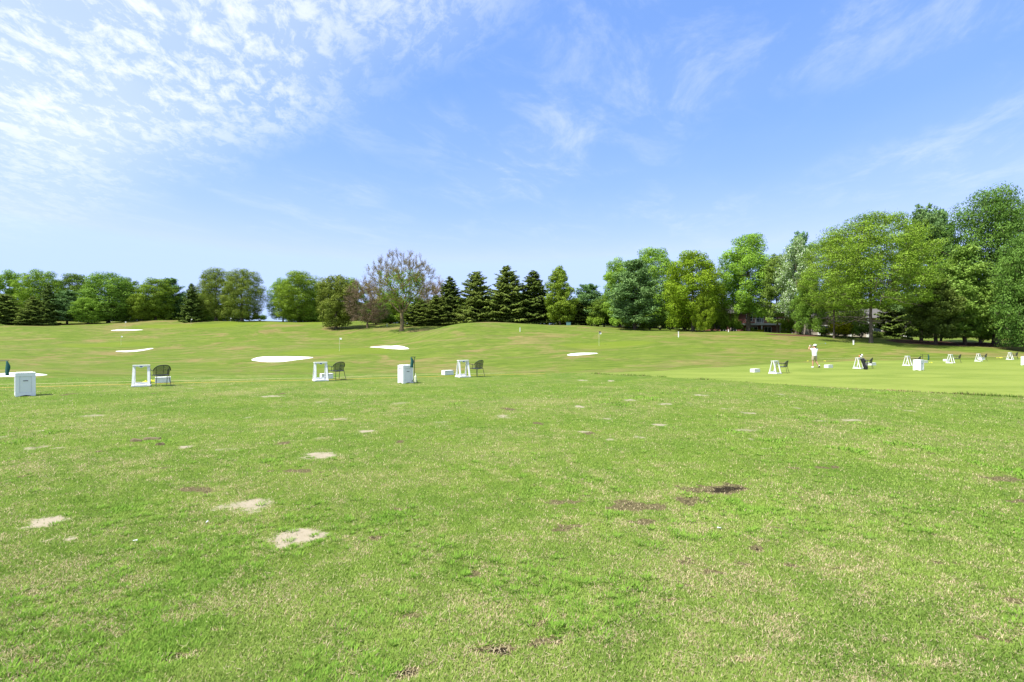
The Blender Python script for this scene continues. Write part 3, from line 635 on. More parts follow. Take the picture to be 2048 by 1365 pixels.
def deciduous(key, seed, H=16., W=13., cb=0.16, prof='dome', blobs=70, leaves=24000, lsize=0.21, brad=(.09, .17), flat=.75, trunk_r=.3, fork=.22, lean=0.0, shell=.62, bare=0, bark='bark', aspect=.55, stretch=(1, 1, 1), pack=.55, lowcut=.55):
    rs = np.random.RandomState(seed); zb = H * cb; f = PROF[prof]
    C = []; tries = 0
    while len(C) < blobs and tries < 9000:
        tries += 1; t = rs.rand(); rmax = W / 2 * float(f(np.array(t)))
        a = rs.rand() * 2 * np.pi; lump = 1 + .16 * math.sin(2 * a + seed) + .12 * math.sin(3 * a + seed * 2.1 + 4 * t)
        q_ = math.sqrt(rs.rand()); rb = W * rs.uniform(*brad)
        rr = max(0, (rmax * lump - rb * .75)) * q_
        if q_ < shell and rs.rand() < .6: continue
        z = zb + t * (H - zb); z = min(z, H - rb * .6); c = np.array([rr * math.cos(a) + lean * t, rr * math.sin(a), z])
        if any(np.linalg.norm((c - o[0]) * [1, 1, 1.2]) < pack * (rb + o[1]) for o in C): continue
        C.append((c, rb))
    segs = []; nodes = [(np.array([0, 0, 0.]), trunk_r)]
    th = H * fork; P, Rr = limb((0, 0, -.4), (lean * .1, 0, th), trunk_r * 1.25, trunk_r * .85, rs, 5, 0, .02); Rr[0] *= 1.35; segs.append((P, Rr))
    top = H * .86; P, Rr = limb((lean * .1, 0, th), (lean * .8, 0, top), trunk_r * .85, trunk_r * .08, rs, 9, 0, .035); segs.append((P, Rr))
    nodes = [(P[i], Rr[i]) for i in range(0, 8)]
    for c, rb in sorted(C, key=lambda o: np.hypot(*o[0][:2]) + .3 * abs(o[0][2] - H * .5)):
        best = min(nodes, key=lambda nd: np.linalg.norm(nd[0] - c) + 2.2 * max(0, nd[0][2] - c[2] + .25 * np.hypot(c[0] - nd[0][0], c[1] - nd[0][1])) + (0 if nd[1] > .03 else 1.5))
        r0 = max(.025, best[1] * .6); P, Rr = limb(best[0], c, r0, .018, rs, 5, .05, .07); segs.append((P, Rr))
        nodes += [(P[2], Rr[2]), (P[3], Rr[3])]
        for _ in range(3):
            d = rs.normal(size=3); d[2] = abs(d[2]) * .6; d /= np.linalg.norm(d); segs.append(limb(P[3], c + d * rb * .95, .016, .006, rs, 3, 0, .1))
    for _ in range(bare):
        nd = nodes[rs.randint(0, 5)]; a = rs.rand() * 6.283; z0 = H * rs.uniform(.14, .42); l = W * rs.uniform(.24, .46)
        st = np.array([0, 0, z0]); e = np.array([math.cos(a) * l, math.sin(a) * l, z0 - H * rs.uniform(-.06, .08)])
        P, Rr = limb(st, e, .07, .015, rs, 6, -.06, .1); segs.append((P, Rr))
        for k in range(5):
            p = P[rs.randint(2, 6)]; d = rs.normal(size=3) * l * .22; d[2] -= l * .06; segs.append(limb(p, p + d, .02, .006, rs, 4, .1, .15))
    V, Q = tubes_mesh(segs, 6 if leaves > 20000 else 5)
    trunk = npmesh(key + '_trunk', V, Q, M[bark], True)
    wgt = np.array([rb ** 2 for _, rb in C]); cnt = (leaves * wgt / wgt.sum()).astype(int); CC = []; NN = []
    for (c, rb), n in zip(C, cnt):
        d = rs.normal(size=(n, 3)); d /= np.linalg.norm(d, axis=1, keepdims=True); rad = rb * (.46 + .58 * rs.rand(n, 1) ** .6)
        nsub = 7; sd = rs.normal(size=(nsub, 3)); sd /= np.linalg.norm(sd, axis=1, keepdims=True)
        near_ = (d @ sd.T).max(1, keepdims=True); rad = rad * (.72 + .38 * sstep(.35, .95, near_))      # knobbly outline
        rad = rad * np.where(rs.rand(n, 1) < .07, rs.uniform(1.02, 1.2, (n, 1)), 1.0); pt = c + d * rad * np.array([1, 1, flat]) * np.array(stretch); pt[:, 2] -= .10 * rb * (d[:, 2] < -.2)
        CC.append(pt); NN.append(d * 1.25 + rs.normal(size=(n, 3)) * .5 + np.array([0, 0, .35]))
    CC = np.concatenate(CC); NN = np.concatenate(NN)
    ok = CC[:, 2] > zb * lowcut; CC, NN = CC[ok], NN[ok]
    size = lsize * rs.uniform(.6, 1.25, len(CC)); V = leaf_quads(CC, NN, size, rs, aspect)
    crown = npmesh(key + '_crown', V, np.arange(len(V)).reshape(-1, 4))
    PROTO[key] = (trunk, crown, H, W)
def spruce(key, seed, H=16., W=8., cb=.02, leaves=22000, power=.85, ls=.34, droop=.25, ragged=.18):
    rs = np.random.RandomState(seed); segs = [limb((0, 0, -.4), (0, 0, H * .98), .28, .02, rs, 8, 0, .004)]; CC = []; AX = []; S = []
    z = H * cb + .3; br = []
    while z < H * .985:
        t = (z - H * cb) / (H * (1 - cb)); L0 = W / 2 * (1 - t) ** power + .12
        for k in range(rs.randint(5, 8)):
            a = rs.rand() * 6.283; br.append((z + rs.uniform(-.15, .15), a, L0 * (1 + rs.uniform(-ragged * 1.6, ragged)), t))
        z += .20 + .14 * (1 - t)
    tot = sum(b[2] ** 1.25 for b in br)
    for z, a, L, t in br:
        dr = np.array([math.cos(a), math.sin(a), 0]); up = .35 * t - droop * (1 - t)
        tip = np.array([0, 0, z]) + dr * L + np.array([0, 0, up * L]); P, Rr = limb((0, 0, z), tip, .035, .008, rs, 4, .07, .02); segs.append((P, Rr))
        n = max(6, int(leaves * L ** 1.25 / tot)); s = rs.rand(n) ** .62; side = rs.uniform(-1, 1, n) * (.46 * L * (1.05 - s) + .12)
        lat = np.array([-dr[1], dr[0], 0]); pt = np.array([0, 0, z]) + dr * (s * L)[:, None] + lat * side[:, None]
        pt[:, 2] += up * L * s - .07 * L * np.sin(s * np.pi) - .3 * np.abs(side) - rs.rand(n) * .38 * (1 - t) + .06 * (s > .85)
        CC.append(pt); ax = dr * .8 + lat * np.sign(side)[:, None] * .6 + np.array([0, 0, -.35]) + rs.normal(size=(n, 3)) * .25; AX.append(ax); S.append(ls * rs.uniform(.6, 1.2, n) * (.65 + .35 * (1 - t)))
    CC = np.concatenate(CC); AX = np.concatenate(AX); S = np.concatenate(S)
    rad = CC * np.array([1, 1, 0]); NN = rad / (np.linalg.norm(rad, axis=1, keepdims=True) + .1) * .5 + np.array([0, 0, .8]) + rs.normal(size=CC.shape) * .45
    V = leaf_quads(CC, NN, S, rs, .34, AX); Vt, Qt = tubes_mesh(segs, 5)
    PROTO[key] = (npmesh(key + '_trunk', Vt, Qt, M['bark_dark'], True), npmesh(key + '_crown', V, np.arange(len(V)).reshape(-1, 4)), H, W)
def pine(key, seed, H=17., W=10., cb=.12, leaves=24000, ls=.26, power=.6, gap=1.0):
    rs = np.random.RandomState(seed); segs = [limb((0, 0, -.4), (0, 0, H * .97), .33, .03, rs, 8, 0, .008)]; blobs_ = []
    z = H * cb
    while z < H * .97:
        t = (z - H * cb) / (H * (1 - cb)); L0 = W / 2 * min(1, (1.02 - t) ** power * (.75 + .5 * min(1, t * 3)))
        n = rs.randint(4, 7); a0 = rs.rand() * 6.283
        for k in range(n):
            a = a0 + k * 6.283 / n + rs.uniform(-.4, .4); L = L0 * rs.uniform(.55, 1.08); dr = np.array([math.cos(a), math.sin(a), 0])
            tip = np.array([0, 0, z]) + dr * L + np.array([0, 0, L * (.12 + .5 * t)]); P, Rr = limb((0, 0, z), tip, .06, .012, rs, 5, .10, .03); segs.append((P, Rr))
            for s in (.45, .65, .82, 1.0):
                if L * s < .5 and s < .8: continue
                p = np.array([0, 0, z]) + dr * L * s + np.array([0, 0, L * (.12 + .5 * t) * s - .10 * L * math.sin(s * 3.14)])
                for e in (-1, 1):
                    if s == 1.0 and e == 1: continue
                    lat = np.array([-dr[1], dr[0], 0]) * e * L * (.30 * (1.15 - s)) * rs.uniform(.5, 1.2); blobs_.append((p + lat + np.array([0, 0, rs.uniform(-.1, .2)]), max(.30, min(1.0, .20 * L + .18)) * rs.uniform(.75, 1.2)))
        z += gap * rs.uniform(.6, 1.15) * (1 - .45 * t)
    blobs_.append((np.array([0, 0, H * .97]), .35)); w = np.array([b[1] ** 2 for b in blobs_]); cnt = (leaves * w / w.sum()).astype(int); CC = []; AX = []; NN = []
    for (c, rb), n in zip(blobs_, cnt):
        d = rs.normal(size=(n, 3)); d /= np.linalg.norm(d, axis=1, keepdims=True); CC.append(c + d * rb * (.25 + .8 * rs.rand(n, 1) ** .6) * np.array([1, 1, .5])); AX.append(d + np.array([0, 0, .5])); NN.append(rs.normal(size=(n, 3)) * .7 + np.array([0, 0, .6]) + d * .5)
    CC = np.concatenate(CC); V = leaf_quads(CC, np.concatenate(NN), ls * rs.uniform(.6, 1.25, len(CC)), rs, .36, np.concatenate(AX)); Vt, Qt = tubes_mesh(segs, 5)
    PROTO[key] = (npmesh(key + '_trunk', Vt, Qt, M['bark_dark'], True), npmesh(key + '_crown', V, np.arange(len(V)).reshape(-1, 4)), H, W)
def bare_tree(key, seed, H=15., W=13., n=230, r0=.34, trunk=.2, tips=7, cb=.2, bark='bark_pale', lsz=.14, tw=(.4, 1.1), prof='dome', nleaf=2):
    """leafless crown: limbs reach out to points through a dome, twigs radiate from each"""
    rs = np.random.RandomState(seed); segs = []; f = PROF[prof]; pts = []
    while len(pts) < n:
        t = rs.rand() ** .85; a = rs.rand() * 6.283; q_ = rs.rand() ** .42; rr = W / 2 * float(f(np.array(t))) * q_ * .93; pts.append(np.array([rr * math.cos(a), rr * math.sin(a), H * cb + t * q_ ** .5 * H * (1 - cb) * .95]))
    th = H * trunk; P, Rr = limb((0, 0, -.4), (.05, 0, th), r0 * 1.15, r0 * .8, rs, 5, 0, .02); Rr[0] *= 1.4; segs.append((P, Rr)); nodes = []
    for k in range(6):
        a = k * 1.047 + rs.uniform(-.3, .3); ti = rs.uniform(.35, .9); L = H * rs.uniform(.28, .4); e = P[-1] + L * np.array([math.cos(a) * math.sin(ti), math.sin(a) * math.sin(ti), math.cos(ti)])
        P2, R2 = limb(P[-1], e, r0 * .5, r0 * .2, rs, 6, .06, .06); segs.append((P2, R2)); nodes += [(P2[i], R2[i]) for i in range(1, 6)]
    twigs = []; c0 = np.array([0, 0, th])
    for c in sorted(pts, key=lambda p: np.linalg.norm(p - c0)):
        best = min(nodes, key=lambda nd: np.linalg.norm(nd[0] - c) + 2.0 * max(0, np.linalg.norm(nd[0] - c0) - np.linalg.norm(c - c0) + .2))
        P2, R2 = limb(best[0], c, max(.016, best[1] * .62), .012, rs, 4, .03, .09); segs.append((P2, R2)); nodes += [(P2[2], R2[2]), (P2[3], .018)]
        o = (c - c0) / np.linalg.norm(c - c0)
        for _ in range(tips):
            d = o * .9 + rs.normal(size=3) * .55 + np.array([0, 0, .2]); d /= np.linalg.norm(d); twigs.append(limb(P2[rs.randint(1, 4)], P2[3] + d * rs.uniform(*tw), .017, .007, rs, 3, 0, .08))
    Vt, Qt = tubes_mesh(segs, 5); V2, Q2 = tubes_mesh(twigs, 3)
    tr = npmesh(key + '_trunk', np.concatenate([Vt, V2]), np.concatenate([Qt, Q2 + len(Vt)]), M[bark], True)
    CC = np.array([w[0][rs.randint(1, 3)] + rs.normal(size=3) * .12 for w in twigs for _ in range(nleaf)]); V = leaf_quads(CC, rs.normal(size=CC.shape), lsz * rs.uniform(.5, 1.2, len(CC)), rs, .3)
    PROTO[key] = (tr, npmesh(key + '_crown', V, np.arange(len(V)).reshape(-1, 4)), H, W); return segs, twigs
deciduous('maple', 1, 16, 13, .08, 'dome', 95, 42000, 0.155)
deciduous('oak', 2, 20, 16, .10, 'dome', 130, 80000, 0.135, trunk_r=.5, brad=(.075, .14), pack=.62)
deciduous('oak_high', 4, 20, 13, .20, 'dome', 110, 60000, 0.14, trunk_r=.4, brad=(.08, .14), lowcut=.7)
deciduous('ash', 3, 17, 12, .14, 'round', 64, 40000, 0.155, brad=(.08, .15))
deciduous('elm', 5, 17, 14, .10, 'dome', 110, 48000, 0.155, brad=(.07, .14), trunk_r=.34)
deciduous('linden', 7, 16, 8, .12, 'egg', 100, 34000, 0.16, brad=(.10, .16), pack=.42, trunk_r=.25)
deciduous('locust', 8, 19, 17, .30, 'dome', 230, 80000, 0.125, brad=(.06, .105), flat=.5, pack=.40, trunk_r=.19, bare=16, bark='bark', aspect=.4, shell=.0, fork=.3)
deciduous('bushy', 9, 12, 11, .08, 'round', 90, 36000, 0.145, brad=(.08, .16), trunk_r=.35, fork=.12)
spruce('spruce', 11, 16, 9.5, leaves=36000, power=.68, ragged=.24); spruce('spruce_blunt', 17, 15, 9.5, leaves=36000, power=.55, ragged=.30, droop=.18); spruce('spruce_narrow', 12, 16, 7.5, leaves=28000, power=.75, droop=.12, ragged=.25)
pine('pine', 13); pine('pine_open', 14, 19, 10, .16, 26000, .24, .5, 1.25)
half_segs, half_tw = bare_tree('halfdead', 21, 18, 16.5, 420, .45, .22, 15, .34, lsz=.14, nleaf=2, bark='bark_warm')
bare_tree('deadbrown', 22, 12, 9, 260, .22, .14, 14, .12, bark='bark_warm', lsz=.12, tw=(.4, 1.2), prof='round', nleaf=4)
def shrub_proto(key, seed, H=1.6, W=2.0, n=2600, ls=.07):
    rs = np.random.RandomState(seed); segs = []; CC = []; NN = []
    for k in range(14):
        a = rs.rand() * 6.283; q_ = rs.rand() ** .5; e = np.array([math.cos(a) * q_ * W * .42, math.sin(a) * q_ * W * .42, H * rs.uniform(.5, .85)]); segs.append(limb((0, 0, -.05), e, .025, .008, rs, 4, 0, .08))
        m = n // 14; d = rs.normal(size=(m, 3)); d /= np.linalg.norm(d, axis=1, keepdims=True); CC.append(e * np.array([1, 1, .8]) + d * W * .2 * rs.rand(m, 1) ** .5); NN.append(d + rs.normal(size=(m, 3)) * .6 + [0, 0, .4])
    CC = np.concatenate(CC); CC[:, 2] = np.abs(CC[:, 2]); V = leaf_quads(CC, np.concatenate(NN), ls * rs.uniform(.6, 1.3, len(CC)), rs); Vt, Qt = tubes_mesh(segs, 4)
    PROTO[key] = (npmesh(key + '_stem', Vt, Qt, M['bark'], True), npmesh(key + '_foliage', V, np.arange(len(V)).reshape(-1, 4)), H, W)
shrub_proto('shrub', 31); shrub_proto('shrub_b', 32, 1.5, 2.6, 3000, .08)
_trs = random.Random(5)
def plant(key, name, px, top, Y, wpx, mat, label, cat='tree', group=None, rz=None, base=None, hm=None):
    trunk, crown, H0, W0 = PROTO[key]; b = at(px, Y) if base is None else base
    H = hm if hm else (682.5 - top) / F * Y + CAMH - b.z
    W = wpx / F * Y; o = empty(name, b, _trs.uniform(0, 6.28) if rz is None else rz, label, cat, group)
    o.scale = (W / W0, W / W0, H / H0)
    t = link(bpy.data.objects.new('trunk' if cat == 'tree' else 'stem', trunk), o); c = bpy.data.objects.new('crown' if cat == 'tree' else 'foliage', crown); link(c, o)
    if not crown.materials: crown.materials.append(M[mat])
    c.material_slots[0].link = 'OBJECT'; c.material_slots[0].material = M[mat]
    return o
GL, GM, GR = 'trees on the hill beside the range', 'conifers behind the mound', 'trees along the house side'
TREES = [
 # far hill, dark group
 ('spruce_blunt','spruce_tree',8,588,150,82,'needle_mid','broad dark spruce at the edge of the picture beyond the range',GL),
 ('ash','ash_tree',18,541,178,74,'leaf_light','pale green tree rising behind the broad dark spruce at the picture edge',GL),
 ('maple','maple_tree',82,540,172,82,'leaf_mid','round topped tree standing behind the low spruces on the far hill',GL),
 ('spruce','spruce_tree',66,592,150,64,'needle_mid','low bushy spruce in front of the round topped hill tree',GL),
 ('spruce_narrow','spruce_tree',96,567,156,46,'needle_dark','slim dark spruce touching the low bushy spruce on the hill',GL),
 ('pine','pine_tree',134,582,160,66,'needle_blue','blue green pine with layered boughs on the far hill',GL),
 ('elm','elm_tree',152,549,182,80,'leaf_dark','dark tree behind the blue green layered pine',GL),
 ('bushy','small_tree',176,596,160,56,'leaf_light','small light green tree with thin trunk before the dark hill wood',GL),
 ('maple','maple_tree',216,546,168,118,'leaf_dark','broad dome shaped tree highest in its part of the hill wood',GL),
 ('ash','ash_tree',252,556,176,60,'leaf_dark','tree filling the gap beside the broad dome shaped hill tree',GL),
 ('bushy','small_tree',284,588,168,56,'leaf_mid','thin trunked tree with sparse crown in a gap of the hill wood',GL),
 ('elm','elm_tree',312,558,172,84,'leaf_mid','feathery crowned tree in the middle of the hill wood',GL),
 ('pine','pine_tree',342,557,178,66,'needle_blue','tall pine poking above the hill wood',GL),
 ('spruce_narrow','spruce_tree',383,567,165,46,'needle_dark','narrow dark spruce just before the tall twin trees',GL),
 ('maple','maple_tree',405,580,178,60,'leaf_dark','shorter dark tree tucked beside the narrow spruce',GL),
 ('oak','oak_tree',432,537,170,82,'leaf_olive','first of the tall twin trees at the end of the hill wood',GL),
 ('oak','oak_tree',484,539,166,88,'leaf_olive','second of the tall twin trees, next to the gap of open sky',GL),
 # middle
 ('maple','maple_tree',566,556,172,54,'leaf_light','tree just past the gap of open sky on the ridge',GL),
 ('oak','oak_tree',598,543,168,106,'leaf_mid','large round tree past the gap of sky on the ridge',GL),
 ('elm','elm_tree',645,568,178,66,'leaf_light','tree behind the squat many stemmed ridge tree',GL),
 ('bushy','multistem_tree',672,552,142,88,'leaf_olive','squat many stemmed tree with dark forked trunk on the ridge',GL),
 ('ash','ash_tree',706,556,172,60,'leaf_yellow','light tree showing between the squat ridge tree and the brown one',GL),
 ('deadbrown','dead_tree',735,551,138,92,'dry','leafless reddish brown tree beside the half dead tree',GL),
 ('bushy','small_tree',752,600,150,62,'leaf_dark','low green tree under the reddish brown leafless one',GL),
 ('elm','elm_tree',782,588,165,80,'leaf_mid','low green tree behind the trunk of the half dead tree',GL),
 ('deadbrown','dead_tree',868,553,158,78,'dry_grey','grey leafless tree behind the conifers next to the half dead tree',GL),
 ('spruce_blunt','spruce_tree',838,597,140,76,'needle_mid','low wide conifer beside the half dead tree',GM),
 ('spruce','spruce_tree',872,590,138,80,'needle_mid','low wide conifer before the grey leafless tree',GM),
 ('spruce_narrow','spruce_tree',900,553,150,84,'needle_dark','pointed spruce behind the grey leafless twigs',GM),
 ('spruce_blunt','spruce_tree',953,543,140,96,'needle_mid','blunt topped spruce, first of the three big conifers behind the mound',GM),
 ('spruce','spruce_tree',1014,531,138,116,'needle_mid','tallest pointed spruce of the three behind the mound',GM),
 ('spruce_narrow','spruce_tree',1067,541,138,104,'needle_dark','sharp tipped spruce between the tallest spruce and the oval tree',GM),
 ('linden','linden_tree',1120,532,128,62,'leaf_mid','dense egg shaped tree with olive leaves after the spruces',GM),
 ('elm','elm_tree',1045,585,165,60,'leaf_light','light tree glimpsed between the two pointed spruces',GM),
 ('pine','pine_tree',1176,569,135,92,'needle_blue','soft grey green pine in the dip after the egg shaped tree',GM),
 ('spruce','spruce_tree',1150,600,132,84,'needle_mid','low conifer at the foot of the egg shaped tree',GM),
 ('elm','elm_tree',1208,590,140,60,'leaf_dark','dark low tree at the start of the tall deciduous wood',GM),
 # house side
 ('ash','ash_tree',1240,516,126,84,'leaf_light','bright green tree behind the big blue green pine',GR),
 ('elm','elm_tree',1308,497,130,108,'leaf_light','tall light tree above and behind the blue green pine',GR),
 ('pine','pine_tree',1270,521,112,112,'needle_blue','large blue green pine with drooping boughs down to the grass',GR),
 ('elm','elm_tree',1345,560,128,70,'leaf_dark','dark tree filling the gap behind the yellow green one',GR),
 ('elm','walnut_tree',1385,505,106,142,'leaf_yellow','broad yellow green mop headed tree with dark interior',GR),
 ('bushy','small_tree',1408,585,100,44,'leaf_yellow','small yellow green tree hanging before the mop headed one',GR),
 ('oak_high','oak_tree',1497,467,108,128,'leaf_light','tall bright tree over the brick house',GR),
 ('maple','maple_tree',1436,560,112,56,'leaf_mid','lower bright tree beside the brick house',GR),
 ('pine_open','pine_tree',1554,512,102,64,'needle_yel','soft pale pine before the white balcony',GR),
 ('ash','poplar_tree',1592,476,98,86,'leaf_silver','silvery leaved tree showing pale undersides',GR),
 ('pine_open','pine_tree',1600,468,108,60,'needle_blue','tall pine top behind the silvery tree',GR),
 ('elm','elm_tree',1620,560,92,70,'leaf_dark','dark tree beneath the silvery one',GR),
 ('locust','locust_tree',1742,428,77,244,'leaf_locust','huge feathery tree with bare lower branches before the mulch bed',GR),
 ('locust','locust_tree',1668,470,88,130,'leaf_locust','feathery tree behind and beside the huge one with bare branches',GR),
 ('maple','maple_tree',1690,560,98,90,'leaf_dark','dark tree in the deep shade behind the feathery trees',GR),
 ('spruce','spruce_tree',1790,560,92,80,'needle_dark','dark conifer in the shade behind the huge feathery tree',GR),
 ('pine_open','pine_tree',1843,418,84,104,'needle_blue','tall blue green pine with twin feathery tops',GR),
 ('pine_open','pine_tree',1882,424,88,70,'needle_blue','second pine top beside the tall blue green one',GR),
 ('pine','pine_tree',1872,560,76,110,'needle_dark','dark pine with thick double trunk on the mulch bed',GR),
 ('pine','pine_tree',1930,492,76,110,'needle_yel','yellow green layered pine between the dark trunks',GR),
 ('oak','oak_tree',1992,376,78,190,'leaf_deep','tallest dark oak at the edge of the picture',GR),
 ('maple','maple_tree',2052,470,70,120,'leaf_deep','deep green tree cut off by the picture edge',GR),
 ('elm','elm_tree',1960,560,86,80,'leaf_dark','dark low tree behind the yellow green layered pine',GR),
 ('oak','oak_tree',2085,400,86,150,'leaf_deep','oak behind the tree cut off by the picture edge',GR),
]
UNDER = [(-10,600),(34,606),(112,600),(190,604),(232,606),(270,602),(300,606),(335,604),(362,600),(412,606),(455,610),(600,612),(620,604),(655,606),(690,604),(722,606),(765,606),(800,604),(858,600),(925,596),(985,592),(1040,596),(1095,598),(1140,600),(1215,606)]
for i, (px, top) in enumerate(UNDER):
    plant(('bushy', 'maple', 'elm')[i % 3], 'background_tree', px, top, 196 if px < 800 else 172, 84, ('leaf_dark', 'leaf_mid')[i % 2], 'low dark tree filling the background of the far wood', 'tree', 'low trees behind the far wood')
for i, (px, top) in enumerate([(1196,600),(1240,604),(1285,598),(1325,606),(1368,600),(1412,606),(1448,612),(1632,606),(1668,604),(1712,600),(1760,602),(1806,598),(1850,604),(1900,600),(1950,596),(2000,600),(2050,590)]):
    plant(('elm', 'bushy', 'maple')[i % 3], 'background_tree', px, top, 132 if px < 1600 else 122, 92, ('leaf_dark', 'leaf_mid')[i % 2], 'low tree in the deep background behind the tall wood', 'tree', 'low trees behind the tall wood')
for (k, nm, px, top, Y, w, mt, lab, grp) in TREES: plant(k, nm, px, top, Y, w, mt, lab, 'tree', grp)
hd = plant('halfdead', 'half_dead_tree', 803, 500, 124, 150, 'dry_olive', 'half dead tree with bare crown and some green leaves on its own', 'tree', rz=1.1)
def halfdead_green():
    rs = np.random.RandomState(77); P = np.concatenate([s[0] for s in half_segs]); H = 18.
    sel = P[(P[:, 2] > H * .36) & (P[:, 2] < H * .72) & (np.hypot(P[:, 0], P[:, 1]) < 4.8)]
    c = sel[rs.randint(0, len(sel), 4600)] + rs.normal(size=(4600, 3)) * .40
    V = leaf_quads(c, rs.normal(size=c.shape) + [0, 0, .5], .19 * rs.uniform(.6, 1.2, len(c)), rs)
    o = link(bpy.data.objects.new('crown', npmesh('green_crown', V, np.arange(len(V)).reshape(-1, 4), M['leaf_light'])), hd)
    tag(o, 'remaining green leaves in the middle of the crown')
halfdead_green()
GS = 'shrubs by the houses'
for (k, px, Y, w, h, mt, lab) in [
  ('shrub_b',1672,92,56,2.6,'bush_yel','bright yellow green shrub between the trunks by the stone building'),('shrub',1690,94,36,1.6,'bush_yel','smaller yellow shrub beside the bright yellow green one'),
  ('shrub',1580,108,22,1.4,'leaf_light','low shrub beside the white columns'),('shrub',1572,105,20,1.2,'leaf_mid','rounded shrub on the mulch by the columns'),
  ('shrub',1470,109,34,2.6,'leaf_light','tall light shrub against the brick wall'),('shrub_b',1443,110,24,1.8,'leaf_mid','green shrub at the brick house corner'),
  ('shrub',1520,108,16,1.0,'bush_yel','little yellow shrub at the foot of a white column'),('shrub',1650,93,22,1.4,'leaf_olive','dull green shrub by the stone wall'),
  ('shrub',1962,82,36,2.4,'leaf_mid','many stemmed shrub under the trees beyond the mulch'),('shrub_b',1500,108.5,22,1.1,'leaf_mid','low green shrub under the balcony'),
  ('shrub_b',1340,118,44,2.6,'leaf_light','light shrub at the foot of the blue green pine'),('shrub_b',1300,118,40,2.2,'leaf_mid','green shrub beside the blue green pine'),
  ('shrub_b',1240,124,44,2.8,'leaf_light','light shrub where the tall wood starts'),('shrub_b',1190,126,40,2.4,'leaf_mid','green shrub beyond the teal box'),
  ('shrub_b',520,176,34,2.4,'leaf_dark','low dark bush in the gap of open sky on the ridge'),('shrub',500,176,24,1.8,'leaf_dark','small dark bush under the tall twin trees'),
  ('shrub_b',612,166,44,2.2,'leaf_light','pale bush under the large round ridge tree'),('shrub',178,176,30,2.6,'leaf_yellow','yellow bush glimpsed under the hill wood'),
  ('shrub_b',160,176,34,2.2,'leaf_yellow','second yellow bush glimpsed under the hill wood'),('shrub_b',810,152,60,3.0,'leaf_mid','green bush behind the trunk of the half dead tree'),
  ('shrub_b',1320,116,60,3.2,'leaf_dark','wide dark shrub under the big blue green pine'),('shrub_b',1375,112,60,3.0,'leaf_mid','wide shrub under the broad yellow green tree'),('shrub_b',1425,112,52,2.8,'leaf_dark','dark shrub between yellow green tree and brick house'),('shrub_b',1268,120,60,3.0,'leaf_dark','dark shrub at the blue green pine'),('shrub_b',1434,109,44,4.2,'leaf_mid','tall shrub hiding the near corner of the brick house'),('shrub',1462,108,38,3.9,'leaf_light','upright light shrub before the brick wall'),('shrub_b',1582,106,36,3.8,'leaf_mid','tall shrub hiding the far corner of the brick house'),('shrub_b',1722,90,46,3.0,'leaf_dark','dark shrub before the stone building'),('shrub_b',780,152,50,2.6,'leaf_dark','dark bush behind the trunk of the half dead tree')]:
    plant(k, 'shrub', px, 0, Y, w, mt, lab, 'shrub', GS, hm=h)

# ------------------------------------------------------------------ houses behind the trees
def house():
    b = at(1510, 116); b.z = 2.95; s = 116 / F
    root = empty('brick_house', b, R(-8), 'red brick house with white balcony and columns behind the trees', 'house')
    def X(px): return (px - 1510) * s
    MB().box((X(1512), 3.0, 2.6), (X(1600) - X(1425), 5.4, 5.2)).build('wall', M['brick'], root)
    rf = MB(); x0, x1 = X(1425) - .5, X(1600) + .5
    bm = rf.bm; v = [bm.verts.new(p) for p in ((x0, -.2, 5.2), (x1, -.2, 5.2), (x1, 6.2, 5.2), (x0, 6.2, 5.2), (x0, 3, 7.6), (x1, 3, 7.6))]
    for f in ((0, 1, 5, 4), (2, 3, 4, 5), (3, 0, 4), (1, 2, 5), (3, 2, 1, 0)): bm.faces.new([v[i] for i in f])
    rf.build('roof', M['shingle'], root)
    MB().box((X(1522), -.75, 2.62), (X(1562) - X(1486), 2.1, .42)).build('balcony', M['trim'], root)
    for px in (1490, 1506, 1518, 1532, 1546, 1560): MB().box((X(px), -1.70, 3.35), (.13, .13, 1.04)).build('railing_post', M['trim'], root)
    for z in (3.82, 3.3): MB().box((X(1525), -1.70, z), (X(1560) - X(1490), .06, .07)).build('railing', M['trim'], root)
    for px in (1490, 1518, 1547, 1553): MB().tube([(X(px), -1.6, 0), (X(px), -1.6, .12), (X(px), -1.6, .14), (X(px), -1.6, 2.3), (X(px), -1.6, 2.41)], [.22, .22, .15, .14, .2], 10).build('column', M['trim'], root)
    for px, z, w, h in ((1508, 1.15, 1.6, 1.7), (1535, 1.15, 1.4, 1.7), (1450, 1.3, 1.1, 1.5), (1470, 1.3, 1.1, 1.5), (1575, 1.3, 1.2, 1.5), (1500, 4.1, 1.3, 1.4), (1520, 4.0, 1.5, 1.8), (1545, 4.1, 1.3, 1.4), (1455, 4.1, 1.1, 1.4)):
        f = MB(); f.box((X(px), .27, z + h / 2 + .04), (w + .16, .10, .1)).box((X(px), .27, z - h / 2 - .04), (w + .16, .12, .1)).box((X(px) - w / 2 - .04, .272, z), (.09, .096, h)).box((X(px) + w / 2 + .04, .272, z), (.09, .096, h)).box((X(px), .268, z), (.06, .08, h))
        wo_ = f.build('window', M['trim'], root); MB().box((X(px), .285, z), (w, .04, h)).build('pane', M['glass'], wo_)
house()
